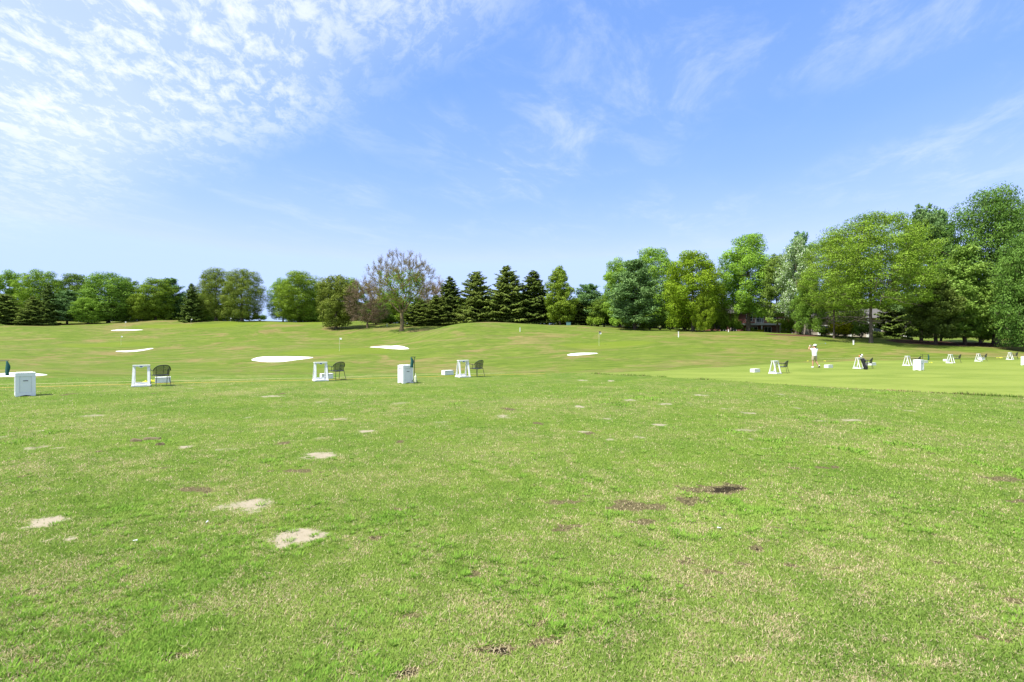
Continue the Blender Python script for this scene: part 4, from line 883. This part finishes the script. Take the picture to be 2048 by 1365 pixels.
def stone_building():
    b = at(1690, 104); b.z = hgt(b.x, b.y) - .3; s = 104 / F
    root = empty('stone_building', b, R(-14), 'buff stone building with pillars glimpsed between the trunks', 'house')
    def X(px): return (px - 1690) * s
    MB().box((X(1705), 3, 2.0), (X(1800) - X(1630), 5, 4.0)).build('wall', M['stone'], root)
    rf = MB(); x0, x1 = X(1630) - .5, X(1800) + .5; bm = rf.bm; v = [bm.verts.new(p) for p in ((x0, -.1, 4.0), (x1, -.1, 4.0), (x1, 6, 4.0), (x0, 6, 4.0), (x0, 3, 6), (x1, 3, 6))]
    for f in ((0, 1, 5, 4), (2, 3, 4, 5), (3, 0, 4), (1, 2, 5), (3, 2, 1, 0)): bm.faces.new([v[i] for i in f])
    rf.build('roof', M['shingle'], root)
    for px in (1645, 1668, 1700, 1732, 1764, 1795): MB().box((X(px), .36, 1.9), (.5, .3, 3.8)).build('pillar', M['trim'], root)
    for px in (1656, 1684, 1716, 1748, 1780):
        w_ = MB().box((X(px), .46, 1.7), (1.5, .12, 1.7)).build('window', M['trim'], root); MB().box((X(px), .42, 1.7), (1.3, .1, 1.5)).build('pane', M['glass'], w_)
stone_building()
u = at(1137, 124); o = MB(); o.box((0, 0, .45), (1.0, .8, .9), bevel=.03).box((0, 0, .93), (1.06, .86, .06)).box((0, -.405, .45), (.04, .02, .8))
o = o.build('utility_box', M['utility']); o.location = u; tag(o, 'small teal utility box at the foot of the trees', 'utility box')

# ------------------------------------------------------------------ flags, stakes, ropes
def flag(px, py, Y0, h, dark, label, grp='target flags'):
    p = hit(px, py, Y0); r = empty('target_flag', p, 0, label, 'flag', grp)
    MB().tube([(0, 0, -.1), (0, 0, h)], .016, 6).build('pole', M['pole'], r)
    f = MB(); bm = f.bm; g = []
    for i in range(6):
        t = i / 5; yy = .05 * math.sin(t * 5); g.append([bm.verts.new((.02 + .36 * t, yy, h - .05 - .03 * t)), bm.verts.new((.02 + .36 * t, yy + .02, h - .36 + .02 * t))])
    for a, b in zip(g, g[1:]): bm.faces.new((a[0], b[0], b[1], a[1]))
    fo = f.build('flag', M['flagcloth'], r); md = fo.modifiers.new('cloth', 'SOLIDIFY'); md.thickness = .012
    if dark: MB().box((.14, 0, h + .02), (.26, .10, .22)).build('dark_panel', M['flagdark'], r)
flag(679, 703, 60, 2.3, False, 'white flag on the green between the two big bunkers')
flag(1198, 691.5, 60, 2.2, True, 'black and white flag on the green above the small bunker')
flag(242, 691, 80, 2.1, False, 'white flag above the curved bunker on the hillside')
flag(250, 658, 110, 2.1, False, 'white flag above the thin high bunker')
flag(382, 652, 120, 2.1, False, 'white flag near the hill crest under the narrow spruce')
flag(461, 643.5, 140, 1.2, False, 'short white flag on the crest before the twin trees')
def stake(px, py, Y0, h, label):
    p = hit(px, py, Y0); o = MB().box((0, 0, h / 2 - .05), (.14, .14, h + .1), bevel=.015).box((0, 0, h + .01), (.17, .17, .03)).build('distance_stake', M['white'])
    o.location = p; tag(o, label, 'stake', 'white distance stakes')
for a in [(1040, 664, 80, .85, 'white stake on the mound in front of the tallest spruce'), (1357, 675, 70, 1.0, 'white stake on the slope below the yellow green tree'),
          (1707, 690, 60, .65, 'white stake on the slope between golfer and golf bag'), (1457, 664.5, 90, .5, 'small white stake on the crest before the brick house'),
          (774, 653, 110, .7, 'white stake near the half dead tree'), (606, 644.5, 140, .6, 'tiny white stake on the ridge under the large round tree'), (541, 641.5, 150, .7, 'tiny white stake on the ridge by the gap of sky'),
          (900, 643, 100, .55, 'small stake on top of the mound')]: stake(*a)
def rope(pts, r, mat, label, name='rope'):
    P = []
    for (px, py) in pts:
        p = hit(px, py, 8); P.append(p)
    Q = []
    for a, b in zip(P, P[1:]):
        for k in range(12):
            p = a.lerp(b, k / 12); Q.append((p.x, p.y, hgt(p.x, p.y) + r * .8))
    Q.append((P[-1].x, P[-1].y, hgt(P[-1].x, P[-1].y) + r))
    o = MB().tube(Q, r, 5).build(name, mat); tag(o, label, 'rope', 'ropes along the tee line')
rope([(-60, 778), (120, 773.5), (300, 768.5), (480, 764), (640, 760.5), (790, 756), (920, 752.5), (1010, 750), (1090, 748.5)], .011, M['rope_y'], 'orange yellow rope lying in front along the tee line')
rope([(-60, 771), (120, 767.5), (300, 763.5), (480, 760), (640, 757), (790, 752), (920, 748.5), (1010, 747), (1080, 746.4)], .010, M['rope_p'], 'pale yellow rope lying just behind the orange one')
rope([(1640, 718.6), (1690, 717.2), (1715, 717), (1790, 716.2), (1860, 715.4), (1900, 715.2), (1960, 714.6), (2060, 713.8)], .015, M['rope_p'], 'pale rope at the back edge of the far tee')

# ------------------------------------------------------------------ bag stands, chairs, boxes, bins
def make_stand():
    r = empty('bag_stand', (0, 0, 0))
    MB().box((0, 0, .835), (.57, .24, .03), bevel=.006).build('top_board', M['white'], r)
    n = 22; pts = [(-.24, .82), (.24, .82)]
    for i in range(n + 1):
        x = .24 - .48 * i / n; a = abs(x); z = .775 - .030 * (1 - sstep(0, .11, np.array(a))) - .035 * sstep(.16, .24, np.array(a)) + .012 * math.exp(-((a - .145) / .05) ** 2)
        pts.append((x, float(z)))
    ap = MB().prism(pts, -.095, -.075).build('apron', M['white'], r)
    e = MB(); e.box((0, -.098, .79), (.085, .006, .030), bevel=.002).box((0, -.098, .772), (.05, .005, .014)); e.build('emblem', M['emblem'], ap)
    for sx in (-1, 1):
        for sy in (-1, 1): MB().bar((sx * .232, sy * .05, .82), (sx * .255, sy * .235, .045), .085, .035, .004).build('leg', M['white'], r)
        MB().box((sx * .262, 0, .035), (.09, .58, .05), bevel=.006).build('side_rail', M['white'], r)
    MB().box((0, -.225, .04), (.43, .09, .06), bevel=.005).build('front_rail', M['white'], r)
    MB().box((0, .05, .06), (.43, .26, .025), bevel=.004).build('bottom_tray', M['white'], r)
    MB().box((0, .17, .105), (.43, .025, .10), bevel=.004).build('rear_rail', M['white'], r)
    return r
def meshmat():
    t = NT('iron_mesh'); p = t.objpos((1, 1, 1)); b = t.node('ShaderNodeTexChecker'); t.put(b.inputs['Vector'], p); b.inputs['Scale'].default_value = 95
    d = t.node('ShaderNodeBsdfPrincipled'); t.put(d.inputs['Base Color'], (0.03, 0.034, 0.026)); d.inputs['Roughness'].default_value = .5
    tr = t.node('ShaderNodeBsdfTransparent'); mx = t.node('ShaderNodeMixShader'); t.put(mx.inputs[0], t.math('MULTIPLY_ADD', b.outputs['Fac'], .42, .5))
    t.l.new(tr.outputs[0], mx.inputs[1]); t.l.new(d.outputs[0], mx.inputs[2]); t.l.new(mx.outputs[0], t.out.inputs[0]); return t.m
M['mesh'] = meshmat()
def make_chair():
    """faces local -Y"""
    r = empty('patio_chair', (0, 0, 0)); it = M['iron']
    s = MB(); bm = s.bm; N = 10; g = []
    for i in range(N + 1):
        row = []
        for j in range(N + 1):
            x = -.25 + .5 * i / N; y = -.26 + .5 * j / N; row.append(bm.verts.new((x * (1 - .12 * j / N), y, .43 - .035 * math.cos(x * 6.2) * math.cos((y + .01) * 5.5) + .01)))
        g.append(row)
    for i in range(N):
        for j in range(N): bm.faces.new((g[i][j], g[i + 1][j], g[i + 1][j + 1], g[i][j + 1]))
    so_ = s.build('seat', M['cushion'], r, True); md = so_.modifiers.new('thick', 'SOLIDIFY'); md.thickness = .025
    MB().tube([(-.25, -.26, .43), (.25, -.26, .43), (.22, .25, .43), (-.22, .25, .43), (-.25, -.26, .43)], .012, 6).build('seat_frame', it, r)
    # barrel back: a curved mesh sheet with an arched rim
    b = MB(); bm = b.bm; NA = 18; g = []
    def bp(t, h):
        a = R(-78 + 156 * t); rx, ry = .285, .27; base = .45; top = .84 - .26 * abs(2 * t - 1) ** 2.6
        z = base + (top - base) * h; k = 1 + .10 * h
        return Vector((math.sin(a) * rx * k, .02 + math.cos(a) * ry * k + .03 * h, z))
    for i in range(NA + 1): g.append([bm.verts.new(bp(.08 + .84 * i / NA, j / 6)) for j in range(7)])
    for i in range(NA):
        for j in range(6): bm.faces.new((g[i][j], g[i + 1][j], g[i + 1][j + 1], g[i][j + 1]))
    bo = b.build('backrest', M['mesh'], r, True)
    MB().tube([bp(.02 + .96 * i / 24, 1) for i in range(25)], .015, 6).build('back_rim', it, bo)
    MB().tube([bp(.08 + .84 * i / 20, .02) for i in range(21)], .010, 6).build('lower_rim', it, bo)
    for t in (.2, .5, .8): MB().tube([bp(t, h / 4) + Vector((0, .006, 0)) for h in range(5)], .008, 5).build('back_bar', it, bo)
    for sx in (-1, 1):
        e = bp(.02 if sx < 0 else .98, 1)
        MB().tube([e, e + Vector((sx * .02, -.08, .02)), (sx * .31, -.18, .655), (sx * .315, -.27, .64), (sx * .31, -.285, .60)], .014, 6).build('armrest', it, r)
        MB().tube([(sx * .31, -.285, .60), (sx * .29, -.27, .44), (sx * .275, -.29, .0)], .012, 6).build('leg', it, r)
        MB().tube([(sx * .20, .25, .44), (sx * .23, .29, .22), (sx * .26, .35, .0)], .012, 6).build('leg', it, r)
        MB().tube([(sx * .26, -.02, .66), (sx * .25, -.03, .44)], .010, 6).build('arm_support', it, r)
    return r
def make_box():
    r = empty('ball_box', (0, 0, 0)); w, d, h = .54, .36, .225
    for sx in (-1, 1): MB().box((sx * (w / 2 - .012), 0, h / 2), (.024, d, h), bevel=.003).build('end_board', M['white'], r)
    for sy in (-1, 1): MB().box((0, sy * (d / 2 - .014), h / 2 - .002), (w - .050, .022, h - .008), bevel=.003).build('side_board', M['white'], r)
    MB().box((0, 0, .02), (w - .05, d - .055, .02)).build('bottom_board', M['white'], r)
    MB().box((0, -d / 2 - .004, h * .68), (.13, .012, .03), bevel=.004).build('handle', M['plastic'], r)
    MB().box((0, -.02, h + .008), (w + .01, d + .012, .016), bevel=.003).build('lid', M['white'], r)
    return r
def make_bin():
    r = empty('waste_bin', (0, 0, 0)); w, h = .49, .74
    n = 14
    b = MB(); b.box((0, 0, h / 2 + .03), (w - .05, w - .05, h - .08))
    b.build('body', M['panel'], r)
    for k in range(4):
        rot = Matrix.Rotation(k * math.pi / 2, 4, 'Z')
        p = MB(); pts = [(-w / 2 + .004, 0), (-w / 2 + .09, 0)] + [(-w / 2 + .09 + (w - .18) * i / n, .035 * math.sin(math.pi * i / n)) for i in range(1, n)] + [(w / 2 - .09, 0), (w / 2 - .004, 0), (w / 2 - .004, .10), (-w / 2 + .004, .10)]
        p.prism(pts, -w / 2 + .001, -w / 2 + .03); p.box((0, -w / 2 + .014, h - .045), (w - .01, .026, .09)); p.box((-w / 2 + .05, -w / 2 + .0155, h / 2), (.09, .029, h - .19)); p.box((w / 2 - .05, -w / 2 + .0155, h / 2), (.09, .029, h - .19))
        po = p.build('side_frame', M['plastic'], r); po.matrix_local = rot
        q = MB(); pp = [(-.142, .13), (.142, .13)] + [(.142 - .284 * i / n, h - .14 + .03 * math.sin(math.pi * i / n)) for i in range(n + 1)]; q.prism(pp, -w / 2 + .016, -w / 2 + .03)
        qo = q.build('panel', M['panel'], po)
        if k in (0,): MB().box((0, -w / 2 + .012, h - .235), (.12, .012, .022)).build('slot', M['slot'], qo)
    MB().box((0, 0, h + .012), (w + .012, w + .012, .03), bevel=.008).build('lid_rim', M['plastic'], r)
    l = MB(); l.box((0, 0, h + .03), (w - .09, w - .09, .022), bevel=.006); l.build('lid', M['plastic'], r)
    return r
SR = R(31); CHR = R(48.6 + 180)       # stands look down the range; chairs face the same way, a little turned
first = {'bag_stand': make_stand(), 'patio_chair': make_chair(), 'ball_box': make_box(), 'waste_bin': make_bin()}
used = set()
def put(kind, p, rz, label, cat, group):
    if kind in used: o = copy_tree(first[kind])
    else: o = first[kind]; used.add(kind)
    o.location = p; o.rotation_euler = (0, 0, rz); return tag(o, label, cat, group)
def ground_at(px, py): return hit(px, py, 8)
STATIONS = [ # stand px, py (centre of base); chair px, py ; labels
 ((283, 773.5), (322, 772), 'white bag stand seen square on, largest of the row', 'dark mesh chair in front of a white box, next to the largest bag stand'),
 ((641, 762.5), (674, 760.5), 'white bag stand with a white box showing through its legs', 'dark mesh chair between the boxed-in bag stand and the two-faced bin'),
 ((926, 755), (953, 754), 'white bag stand just past the bin with the towel pole', 'dark mesh chair at the end of the near tee row'),
 ((1550, 748), (1565, 746.5), 'white bag stand between a low box and the golfer, nearest the step', 'dark mesh chair in the first far tee station beside the golfer'),
 ((1717, 738), (1735, 737.5), 'white bag stand with the black golf bag leaning on it', 'dark mesh chair behind the leaning golf bag'),
 ((1815, 732), (1832, 732), 'white bag stand just before the bin on the far tee', 'dark mesh chair half hidden by the bin on the far tee'),
 ((1901, 727), (1913, 726), 'white bag stand with a small box poking out behind it', 'dark mesh chair second after the bin on the far tee'),
 ((1957, 723.5), (1966, 722.5), 'white bag stand second from last on the far tee', 'dark mesh chair second from last on the far tee'),
 ((2020, 720), (2028, 719), 'last complete white bag stand on the far tee', 'last dark mesh chair on the far tee'),
]
for (sp, cp, sl_, cl_) in STATIONS:
    put('bag_stand', ground_at(*sp), SR, sl_, 'bag stand', 'white bag stands along the tee line')
    put('patio_chair', ground_at(*cp), CHR, cl_, 'chair', 'dark mesh chairs along the tee line')
for (px, py, rz, lab) in [(326, 765.5, 30, 'low white box behind the chair of the largest bag stand'), (653, 757.5, 34, 'low white box seen through the second bag stand'),
    (895, 750, 38, 'low white box on its own before the third bag stand'), (1510, 745, 24, 'low white box on the far tee before the first stand there'), (1657, 736, 20, 'low white box just past the golfer'),
    (1744, 731, 20, 'low white box behind the chair by the golf bag'), (1848, 726, 16, 'low white box behind the far tee bin'), (1893, 723, 14, 'low white box poking out behind a bag stand'), (1963, 720, 12, 'low white box behind the second last stand')]:
    put('ball_box', ground_at(px, py), R(rz), lab, 'box', 'white ball boxes along the tee line')
for (px, py, rz, lab) in [(50, 792, 47, 'white panelled bin with dark slot, alone near the picture edge'), (811, 766.5, 40, 'white panelled bin with a towel pole behind it'),
    (1837, 741, 27, 'white panelled bin on the far tee'), (2052, 731, 20, 'white bin cut off by the picture edge on the far tee')]:
    put('waste_bin', ground_at(px, py), R(rz), lab, 'bin', 'white bins along the tee line')
def towel_stand(px, py, hh, bar, rz, label, tlabel, tl=.36):
    p = ground_at(px, py); r = empty('towel_stand', p, R(rz), label, 'stand', 'towel stands beside the bins')
    MB().tube([(0, 0, 0), (0, 0, hh)], .014, 6).build('pole', M['iron'], r)
    MB().tube([(-bar, 0, hh), (bar * .35, 0, hh)], .013, 6).build('crossbar', M['iron'], r)
    for k in range(3):
        a = k * 2.094 + .4; MB().tube([(0, 0, .22), (math.cos(a) * .11, math.sin(a) * .11, .12), (math.cos(a) * .15, math.sin(a) * .15, .0)], .008, 5).build('foot', M['iron'], r)
    MB().tube([(math.cos(k * .5236) * .13, math.sin(k * .5236) * .13, .10) for k in range(13)], .007, 5).build('base_ring', M['iron'], r)
    t = MB(); bm = t.bm; rs = random.Random(int(px)); rings = []; q0 = p + Matrix.Rotation(R(rz), 3, 'Z') @ Vector((-bar * .86, 0, hh - .02))
    for i in range(12):
        s = i / 11; w = .030 + .040 * math.sin(min(1, s * 1.7) * 1.7) * (1 - .35 * s); cx = .02 * math.sin(s * 5) + .05 * s
        rings.append([bm.verts.new((cx + math.cos(k * .628) * w * (1 + .3 * math.sin(k * 1.9 + i * .4)), math.sin(k * .628) * w * .6, -s * tl)) for k in range(10)])
    for a, b in zip(rings, rings[1:]):
        for k in range(10): bm.faces.new((a[k], a[(k + 1) % 10], b[(k + 1) % 10], b[k]))
    bm.faces.new(rings[0]); bm.faces.new(rings[-1][::-1]); to = t.build('towel', M['towel'], None, True); to.location = q0; to.rotation_euler = (0, 0, R(rz)); tag(to, tlabel, 'towel', 'green towels on the stands')
    return p
pA = towel_stand(-14, 785, 1.10, -.48, 10, 'towel stand whose bar reaches in from the picture edge', 'long green towel hanging at the picture edge', .50)
pB = towel_stand(829, 767.5, 1.12, .16, 12, 'dark pole with crossbar behind the two-faced bin', 'green towel hanging above the two-faced bin', .42)
pC = towel_stand(1845, 735, 1.05, -.62, 8, 'thin pole standing behind the far tee bin', 'short green towel past the far tee bin', .45)
b_ = MB().tube([(0, 0, 0), (0, 0, .03), (0, 0, .24), (0, 0, .29), (0, 0, .37)], [.04, .045, .045, .018, .016], 10).build('sand_bottle', M['bottle']); b_.location = pB + Vector((.06, -.10, .06)); tag(b_, 'cream bottle standing in the base of the towel pole', 'bottle')
def balls(px, py, n, label, spread=.16, seed=1):
    rs = random.Random(seed); c = ground_at(px, py); me = None
    for k in range(n):
        a = rs.random() * 6.283; q_ = rs.random() ** .5 * spread; x, y = c.x + math.cos(a) * q_ * 1.4, c.y + math.sin(a) * q_; lay = 0 if k < n * .6 else (1 if k < n * .88 else 2)
        if lay: x = c.x + (x - c.x) * .55 / lay; y = c.y + (y - c.y) * .55 / lay
        if 'ball' not in PROTO: PROTO['ball'] = MB().ball((0, 0, 0), .0214, 12, 8).build('golf_ball', M['ball'], None, True).data; bpy.data.objects.remove(bpy.data.objects['golf_ball'])
        o = link(bpy.data.objects.new('golf_ball', PROTO['ball'])); o.location = (x, y, hgt(x, y) + .021 + lay * .034); tag(o, label, 'golf ball', label.replace('yellow ball in', 'balls of'))
balls(291, 766, 26, 'yellow ball in the small pile behind the largest bag stand', .10, 1); balls(304, 764.5, 26, 'yellow ball in the small pile by the chair of the largest stand', .10, 2); balls(310, 763.5, 14, 'yellow ball in the loose heap touching the first white box', .12, 3)
balls(1615, 723, 8, 'yellow ball in the scatter beyond the golfer', .10, 4); balls(1649, 723, 10, 'yellow ball in the scatter beyond the low box past the golfer', .12, 5)
balls(1862, 726.5, 12, 'yellow ball in the heap past the far tee bin', .12, 6); balls(2002, 716.5, 30, 'yellow ball in the wide heap before the last complete stand', .24, 7); balls(1994, 716.7, 8, 'yellow ball in the small heap beside the wide one', .10, 8)
balls(2043, 715.5, 26, 'yellow ball in the heap by the bin at the picture edge', .22, 9); balls(1893, 724, 4, 'yellow ball in the few lying at the box behind a stand', .10, 10)

# ------------------------------------------------------------------ golf bag
def golf_bag():
    p = ground_at(1724, 739.5); lean = R(-17); root = empty('golf_bag', p, R(-22), 'black golf bag leaning against a white bag stand', 'golf bag')
    L = .86; ax = Vector((math.sin(lean), 0, math.cos(lean))); rot = Matrix.Rotation(lean, 3, 'Y')
    b = MB(); b.tube([ax * .0, ax * .04, ax * .3, ax * .62, ax * .84, ax * .86], [.12, .135, .125, .12, .135, .13], 14); bo = b.build('bag_body', M['black'], root, True); bo.location = (.26, 0, 0)
    for (z, s, off, m) in ((.28, (.10, .22, .40), .10, 'blackgrey'), (.66, (.08, .18, .22), .12, 'black')):
        q = MB(); q.box(ax * z + rot @ Vector((off, -.03, 0)), s, rot, .03); po = q.build('pocket', M[m], root, True); po.location = (.26, 0, 0)
    st = MB().tube([ax * .8 + rot @ Vector((.12, -.02, 0)), ax * .6 + rot @ Vector((.24, -.06, 0)), ax * .4 + rot @ Vector((.22, -.06, 0)), ax * .25 + rot @ Vector((.13, -.02, 0))], .022, 6).build('strap', M['blackgrey'], root, True); st.location = (.26, 0, 0)
    rim = MB().tube([ax * .86 + rot @ Vector((math.cos(k * .5236) * .125, math.sin(k * .5236) * .125, 0)) for k in range(13)], .014, 6).build('rim', M['blackgrey'], root); rim.location = (.26, 0, 0)
    mw = Matrix.Translation(p) @ Matrix.Rotation(R(-22), 4, 'Z') @ Matrix.Translation((.26, 0, 0))
    for (dx, dy, ex, hd, m, lab) in ((-.06, .0, .24, 'cover', 'orange', 'golf club with orange head cover in the bag'), (-.02, -.05, .20, 'cover', 'flagcloth', 'golf club with white head cover low in the bag'), (.02, .03, .32, 'cover', 'black', 'golf club with black head cover standing highest'), (.05, -.03, .28, 'cover', 'flagcloth', 'golf club with tall white head cover in the bag'), (.07, .03, .26, 'iron', 'steel', 'steel iron standing in the golf bag'), (0, .07, .22, 'iron', 'steel', 'second steel iron at the back of the golf bag')):
        c = empty('golf_club', p, 0, lab, 'golf club', 'clubs in the golf bag'); c.matrix_world = mw
        base = rot @ Vector((dx, dy, .3)); tip = rot @ Vector((dx * 1.5, dy * 1.5, L + ex - .1)); MB().tube([base, tip], .006, 5).build('shaft', M['steel'], c)
        h = MB()
        if hd == 'cover': h.tube([tip, tip + rot @ Vector((0, 0, .05)), tip + rot @ Vector((-.015, 0, .10)), tip + rot @ Vector((-.05, 0, .13))], [.025, .05, .052, .02], 8)
        else: h.box(tip + rot @ Vector((-.03, 0, .02)), (.08, .02, .05), rot, .006)
        h.build('head_cover' if hd == 'cover' else 'club_head', M[m], c, True)
golf_bag()

# ------------------------------------------------------------------ golfer at the end of the swing, seen from behind
def skin_obj(name, verts, edges, mat, parent, root=0, sub=2):
    me = bpy.data.meshes.new(name); me.from_pydata([v[0] for v in verts], edges, []); me.update(); o = link(bpy.data.objects.new(name, me), parent); me.materials.append(mat)
    o.modifiers.new('skin', 'SKIN'); lay = me.skin_vertices[0].data
    for i, v in enumerate(verts):
        r = v[1]; lay[i].radius = r if isinstance(r, tuple) else (r, r); lay[i].use_root = (i == root)
    o.modifiers['skin'].use_smooth_shade = True; s = o.modifiers.new('sub', 'SUBSURF'); s.levels = sub; s.render_levels = sub; return o
def golfer():
    p = ground_at(1629, 736.3); root = empty('person', p, R(-6), 'golfer in white shirt, khaki shorts and white cap finishing a swing', 'person'); root.scale = (1.03,) * 3
    V = []; E = []
    def add(co, r, par=None):
        V.append((co, r)); i = len(V) - 1
        if par is not None: E.append((par, i))
        return i
    pel = add((0, 0, .97), (.115, .095)); sp = add((-.01, .01, 1.15), (.10, .085), pel); ch = add((-.01, .02, 1.36), (.105, .09), sp); nk = add((.02, .03, 1.53), .058, ch); hd0 = add((.045, .03, 1.62), .075, nk); hd1 = add((.05, .03, 1.70), (.085, .098), hd0); hd2 = add((.05, .03, 1.78), .075, hd1)
    nose = add((-.045, .06, 1.68), .018, hd1)
    for s, (kn, an, heel, toe) in ((-1, ((-.115, .03, .50), (-.10, .03, .10), (-.10, -.02, .05), (-.15, .16, .035))), (1, ((.135, .07, .53), (.285, .0, .20), (.33, -.03, .18), (.34, .06, .04)))):
        hp = add((s * .085, 0, .88), .10, pel); th = add(((s * .085 + kn[0]) / 2, kn[1] / 2, .70), .085, hp); k = add(kn, .058, th); cf = add(tuple(kn[i] * .65 + an[i] * .35 for i in range(3)), .058, k); a = add(an, .037, cf); t = add(tuple(an[i] * .45 + toe[i] * .55 for i in range(3)), .036, a); add(toe, .03, t)
    hands = Vector((-.265, .10, 1.73))
    for s, sh, el, wr in ((-1, (-.175, .04, 1.45), (-.40, .10, 1.47), (-.30, .11, 1.67)), (1, (.165, .05, 1.46), (-.02, .27, 1.60), (-.20, .17, 1.68))):
        a = add(sh, .07, ch); b = add(tuple((Vector(sh) + Vector(el)) / 2), .05, a); c = add(el, .042, b); d = add(tuple((Vector(el) * .4 + Vector(wr) * .6)), .038, c); w = add(wr, .028, d); pm = add(tuple(Vector(wr) * .35 + hands * .65 + Vector((0, 0, .01 * s))), (.035, .022), w)
    bo = skin_obj('body', V, E, M['skin'], root)
    # fingers of both hands, closed round the grip
    f = MB()
    for hnd in (0, 1):
        c0 = hands + Vector((-.03 + .075 * hnd, -.01 + .03 * hnd, .012 * hnd))
        for k, ln in enumerate((.9, 1.0, .95, .8)):
            o0 = c0 + Vector((.018 * k - .02, 0, .004 * k)); f.tube([o0 + Vector((0, .035, -.03)), o0 + Vector((0, .045 * ln, .012)), o0 + Vector((0, .015, .034 * ln)), o0 + Vector((0, -.02 * ln, .026))], [.010, .0095, .009, .0075], 6)
        f.tube([c0 + Vector((-.03, -.02, -.02)), c0 + Vector((-.005, -.035, .008)), c0 + Vector((.03, -.028, .018))], [.012, .011, .008], 6)
    f.build('fingers', M['skin'], root, True)
    g = MB(); g.ball(hands + Vector((-.03, .0, -.015)), .05, 10, 8, (1, .8, 1.05)); g.build('glove', M['shirt'], root, True)
    shirt = [((0, 0, .955), (.188, .155)), ((-.01, .01, 1.14), (.180, .150)), ((-.01, .02, 1.35), (.200, .160)), ((.012, .03, 1.50), (.085, .075)), ((-.175, .04, 1.455), .092), ((-.30, .072, 1.465), .075), ((.168, .05, 1.46), .092), ((.07, .165, 1.54), .075), ((0, 0, .88), (.188, .150))]
    skin_obj('shirt', shirt, [(0, 1), (1, 2), (2, 3), (2, 4), (4, 5), (2, 6), (6, 7), (0, 8)], M['shirt'], root, root=2)
    sh = [((0, 0, .965), (.178, .138)), ((-.085, 0, .86), .122), ((-.10, .015, .70), .108), ((-.115, .028, .545), .096), ((.085, 0, .86), .122), ((.11, .035, .71), .108), ((.135, .065, .57), .096), ((0, 0, 1.10), (.168, .128))]
    skin_obj('shorts', sh, [(0, 1), (1, 2), (2, 3), (0, 4), (4, 5), (5, 6), (0, 7)], M['khaki'], root)
    MB().tube([(math.cos(k * .4189) * .178, math.sin(k * .4189) * .138, .93) for k in range(16)], .010, 6).build('belt', M['sole'], root)
    c = MB(); c.ball((.055, .03, 1.755), .115, 14, 10, (1, 1.1, .78)); cap = c.build('cap', M['shirt'], root, True)
    MB().box((-.075, .075, 1.735), (.13, .15, .014), Matrix.Rotation(R(-30), 3, 'Z'), .005).build('brim', M['shirt'], cap)
    h = MB(); h.ball((.06, .012, 1.675), .098, 12, 8, (1, .95, .8)); h.build('hair', M['hair'], root, True)
    for heel, toe in (((-.10, -.05, .055), (-.15, .19, .045)), ((.335, -.06, .20), (.35, .06, .05))):
        a_, b2 = Vector(heel), Vector(toe); so2 = MB().tube([a_.lerp(b2, k) for k in (-.08, 0, .25, .5, .75, .95, 1.06)], [.018, .046, .052, .050, .048, .038, .014], 10).build('shoe', M['shoe'], root, True)
        dn = Vector((0, 0, -1)); dn = (dn - (b2 - a_).normalized() * dn.dot((b2 - a_).normalized())).normalized() * .036
        MB().tube([a_.lerp(b2, k) + dn for k in (-.05, .05, .5, .8, 1.04)], [.024, .036, .036, .036, .016], 8).build('sole', M['sole'], so2, True)
    cl = empty('golf_club', p, R(-6), 'steel golf club swung behind the golfer\'s head', 'golf club'); cl.scale = (1.03,) * 3
    tip = Vector((.76, -.06, 1.93)); d = (tip - hands).normalized(); MB().tube([hands - d * .06, hands + d * .22], [.013, .011], 8).build('grip', M['black'], cl); MB().tube([hands + d * .2, tip], [.006, .0045], 6).build('shaft', M['steel'], cl)
    MB().box(tip + Vector((.02, 0, -.03)), (.055, .03, .09), Matrix.Rotation(R(20), 3, 'Y'), .008).build('club_head', M['steel'], cl)
golfer()

# ------------------------------------------------------------------ bits on the turf
for i, (px, py, lab) in enumerate([(266, 1085, 'white broken tee on the turf near the big sand patch'), (412, 1048, 'tiny white broken tee lying between the sandy patches'), (1442, 1060, 'white broken tee on the worn turf before the divots')]):
    p = hit(px, py, 2); o = MB().tube([(0, 0, .012), (.016, .006, .014), (.03, .012, .013)], [.004, .004, .008], 6).build('broken_tee', M['tee_wood']); o.location = p; o.rotation_euler = (0, 0, i * 1.3); tag(o, lab, 'tee', 'broken tees on the turf')
for i, (px, py, w, lab) in enumerate([(272, 883, .12, 'loose divot of turf, smaller of the pair'), (304, 880, .19, 'loose divot of turf, larger of the pair'), (320, 891, .09, 'small loose divot below the pair')]):
    p = hit(px, py, 2); m = MB(); bm = m.bm; rs = random.Random(i); N = 12; a = [bm.verts.new((math.cos(k * 6.283 / N) * w * rs.uniform(.7, 1.1), math.sin(k * 6.283 / N) * w * .5 * rs.uniform(.7, 1.1), .0)) for k in range(N)]; b = [bm.verts.new((v.co.x * .8, v.co.y * .8, .035 + rs.uniform(-.01, .015))) for v in a]
    for k in range(N): bm.faces.new((a[k], a[(k + 1) % N], b[(k + 1) % N], b[k]))
    bm.faces.new(b); o = m.build('divot', M['divot']); o.location = p; tag(o, lab, 'divot', 'loose divots on the turf')
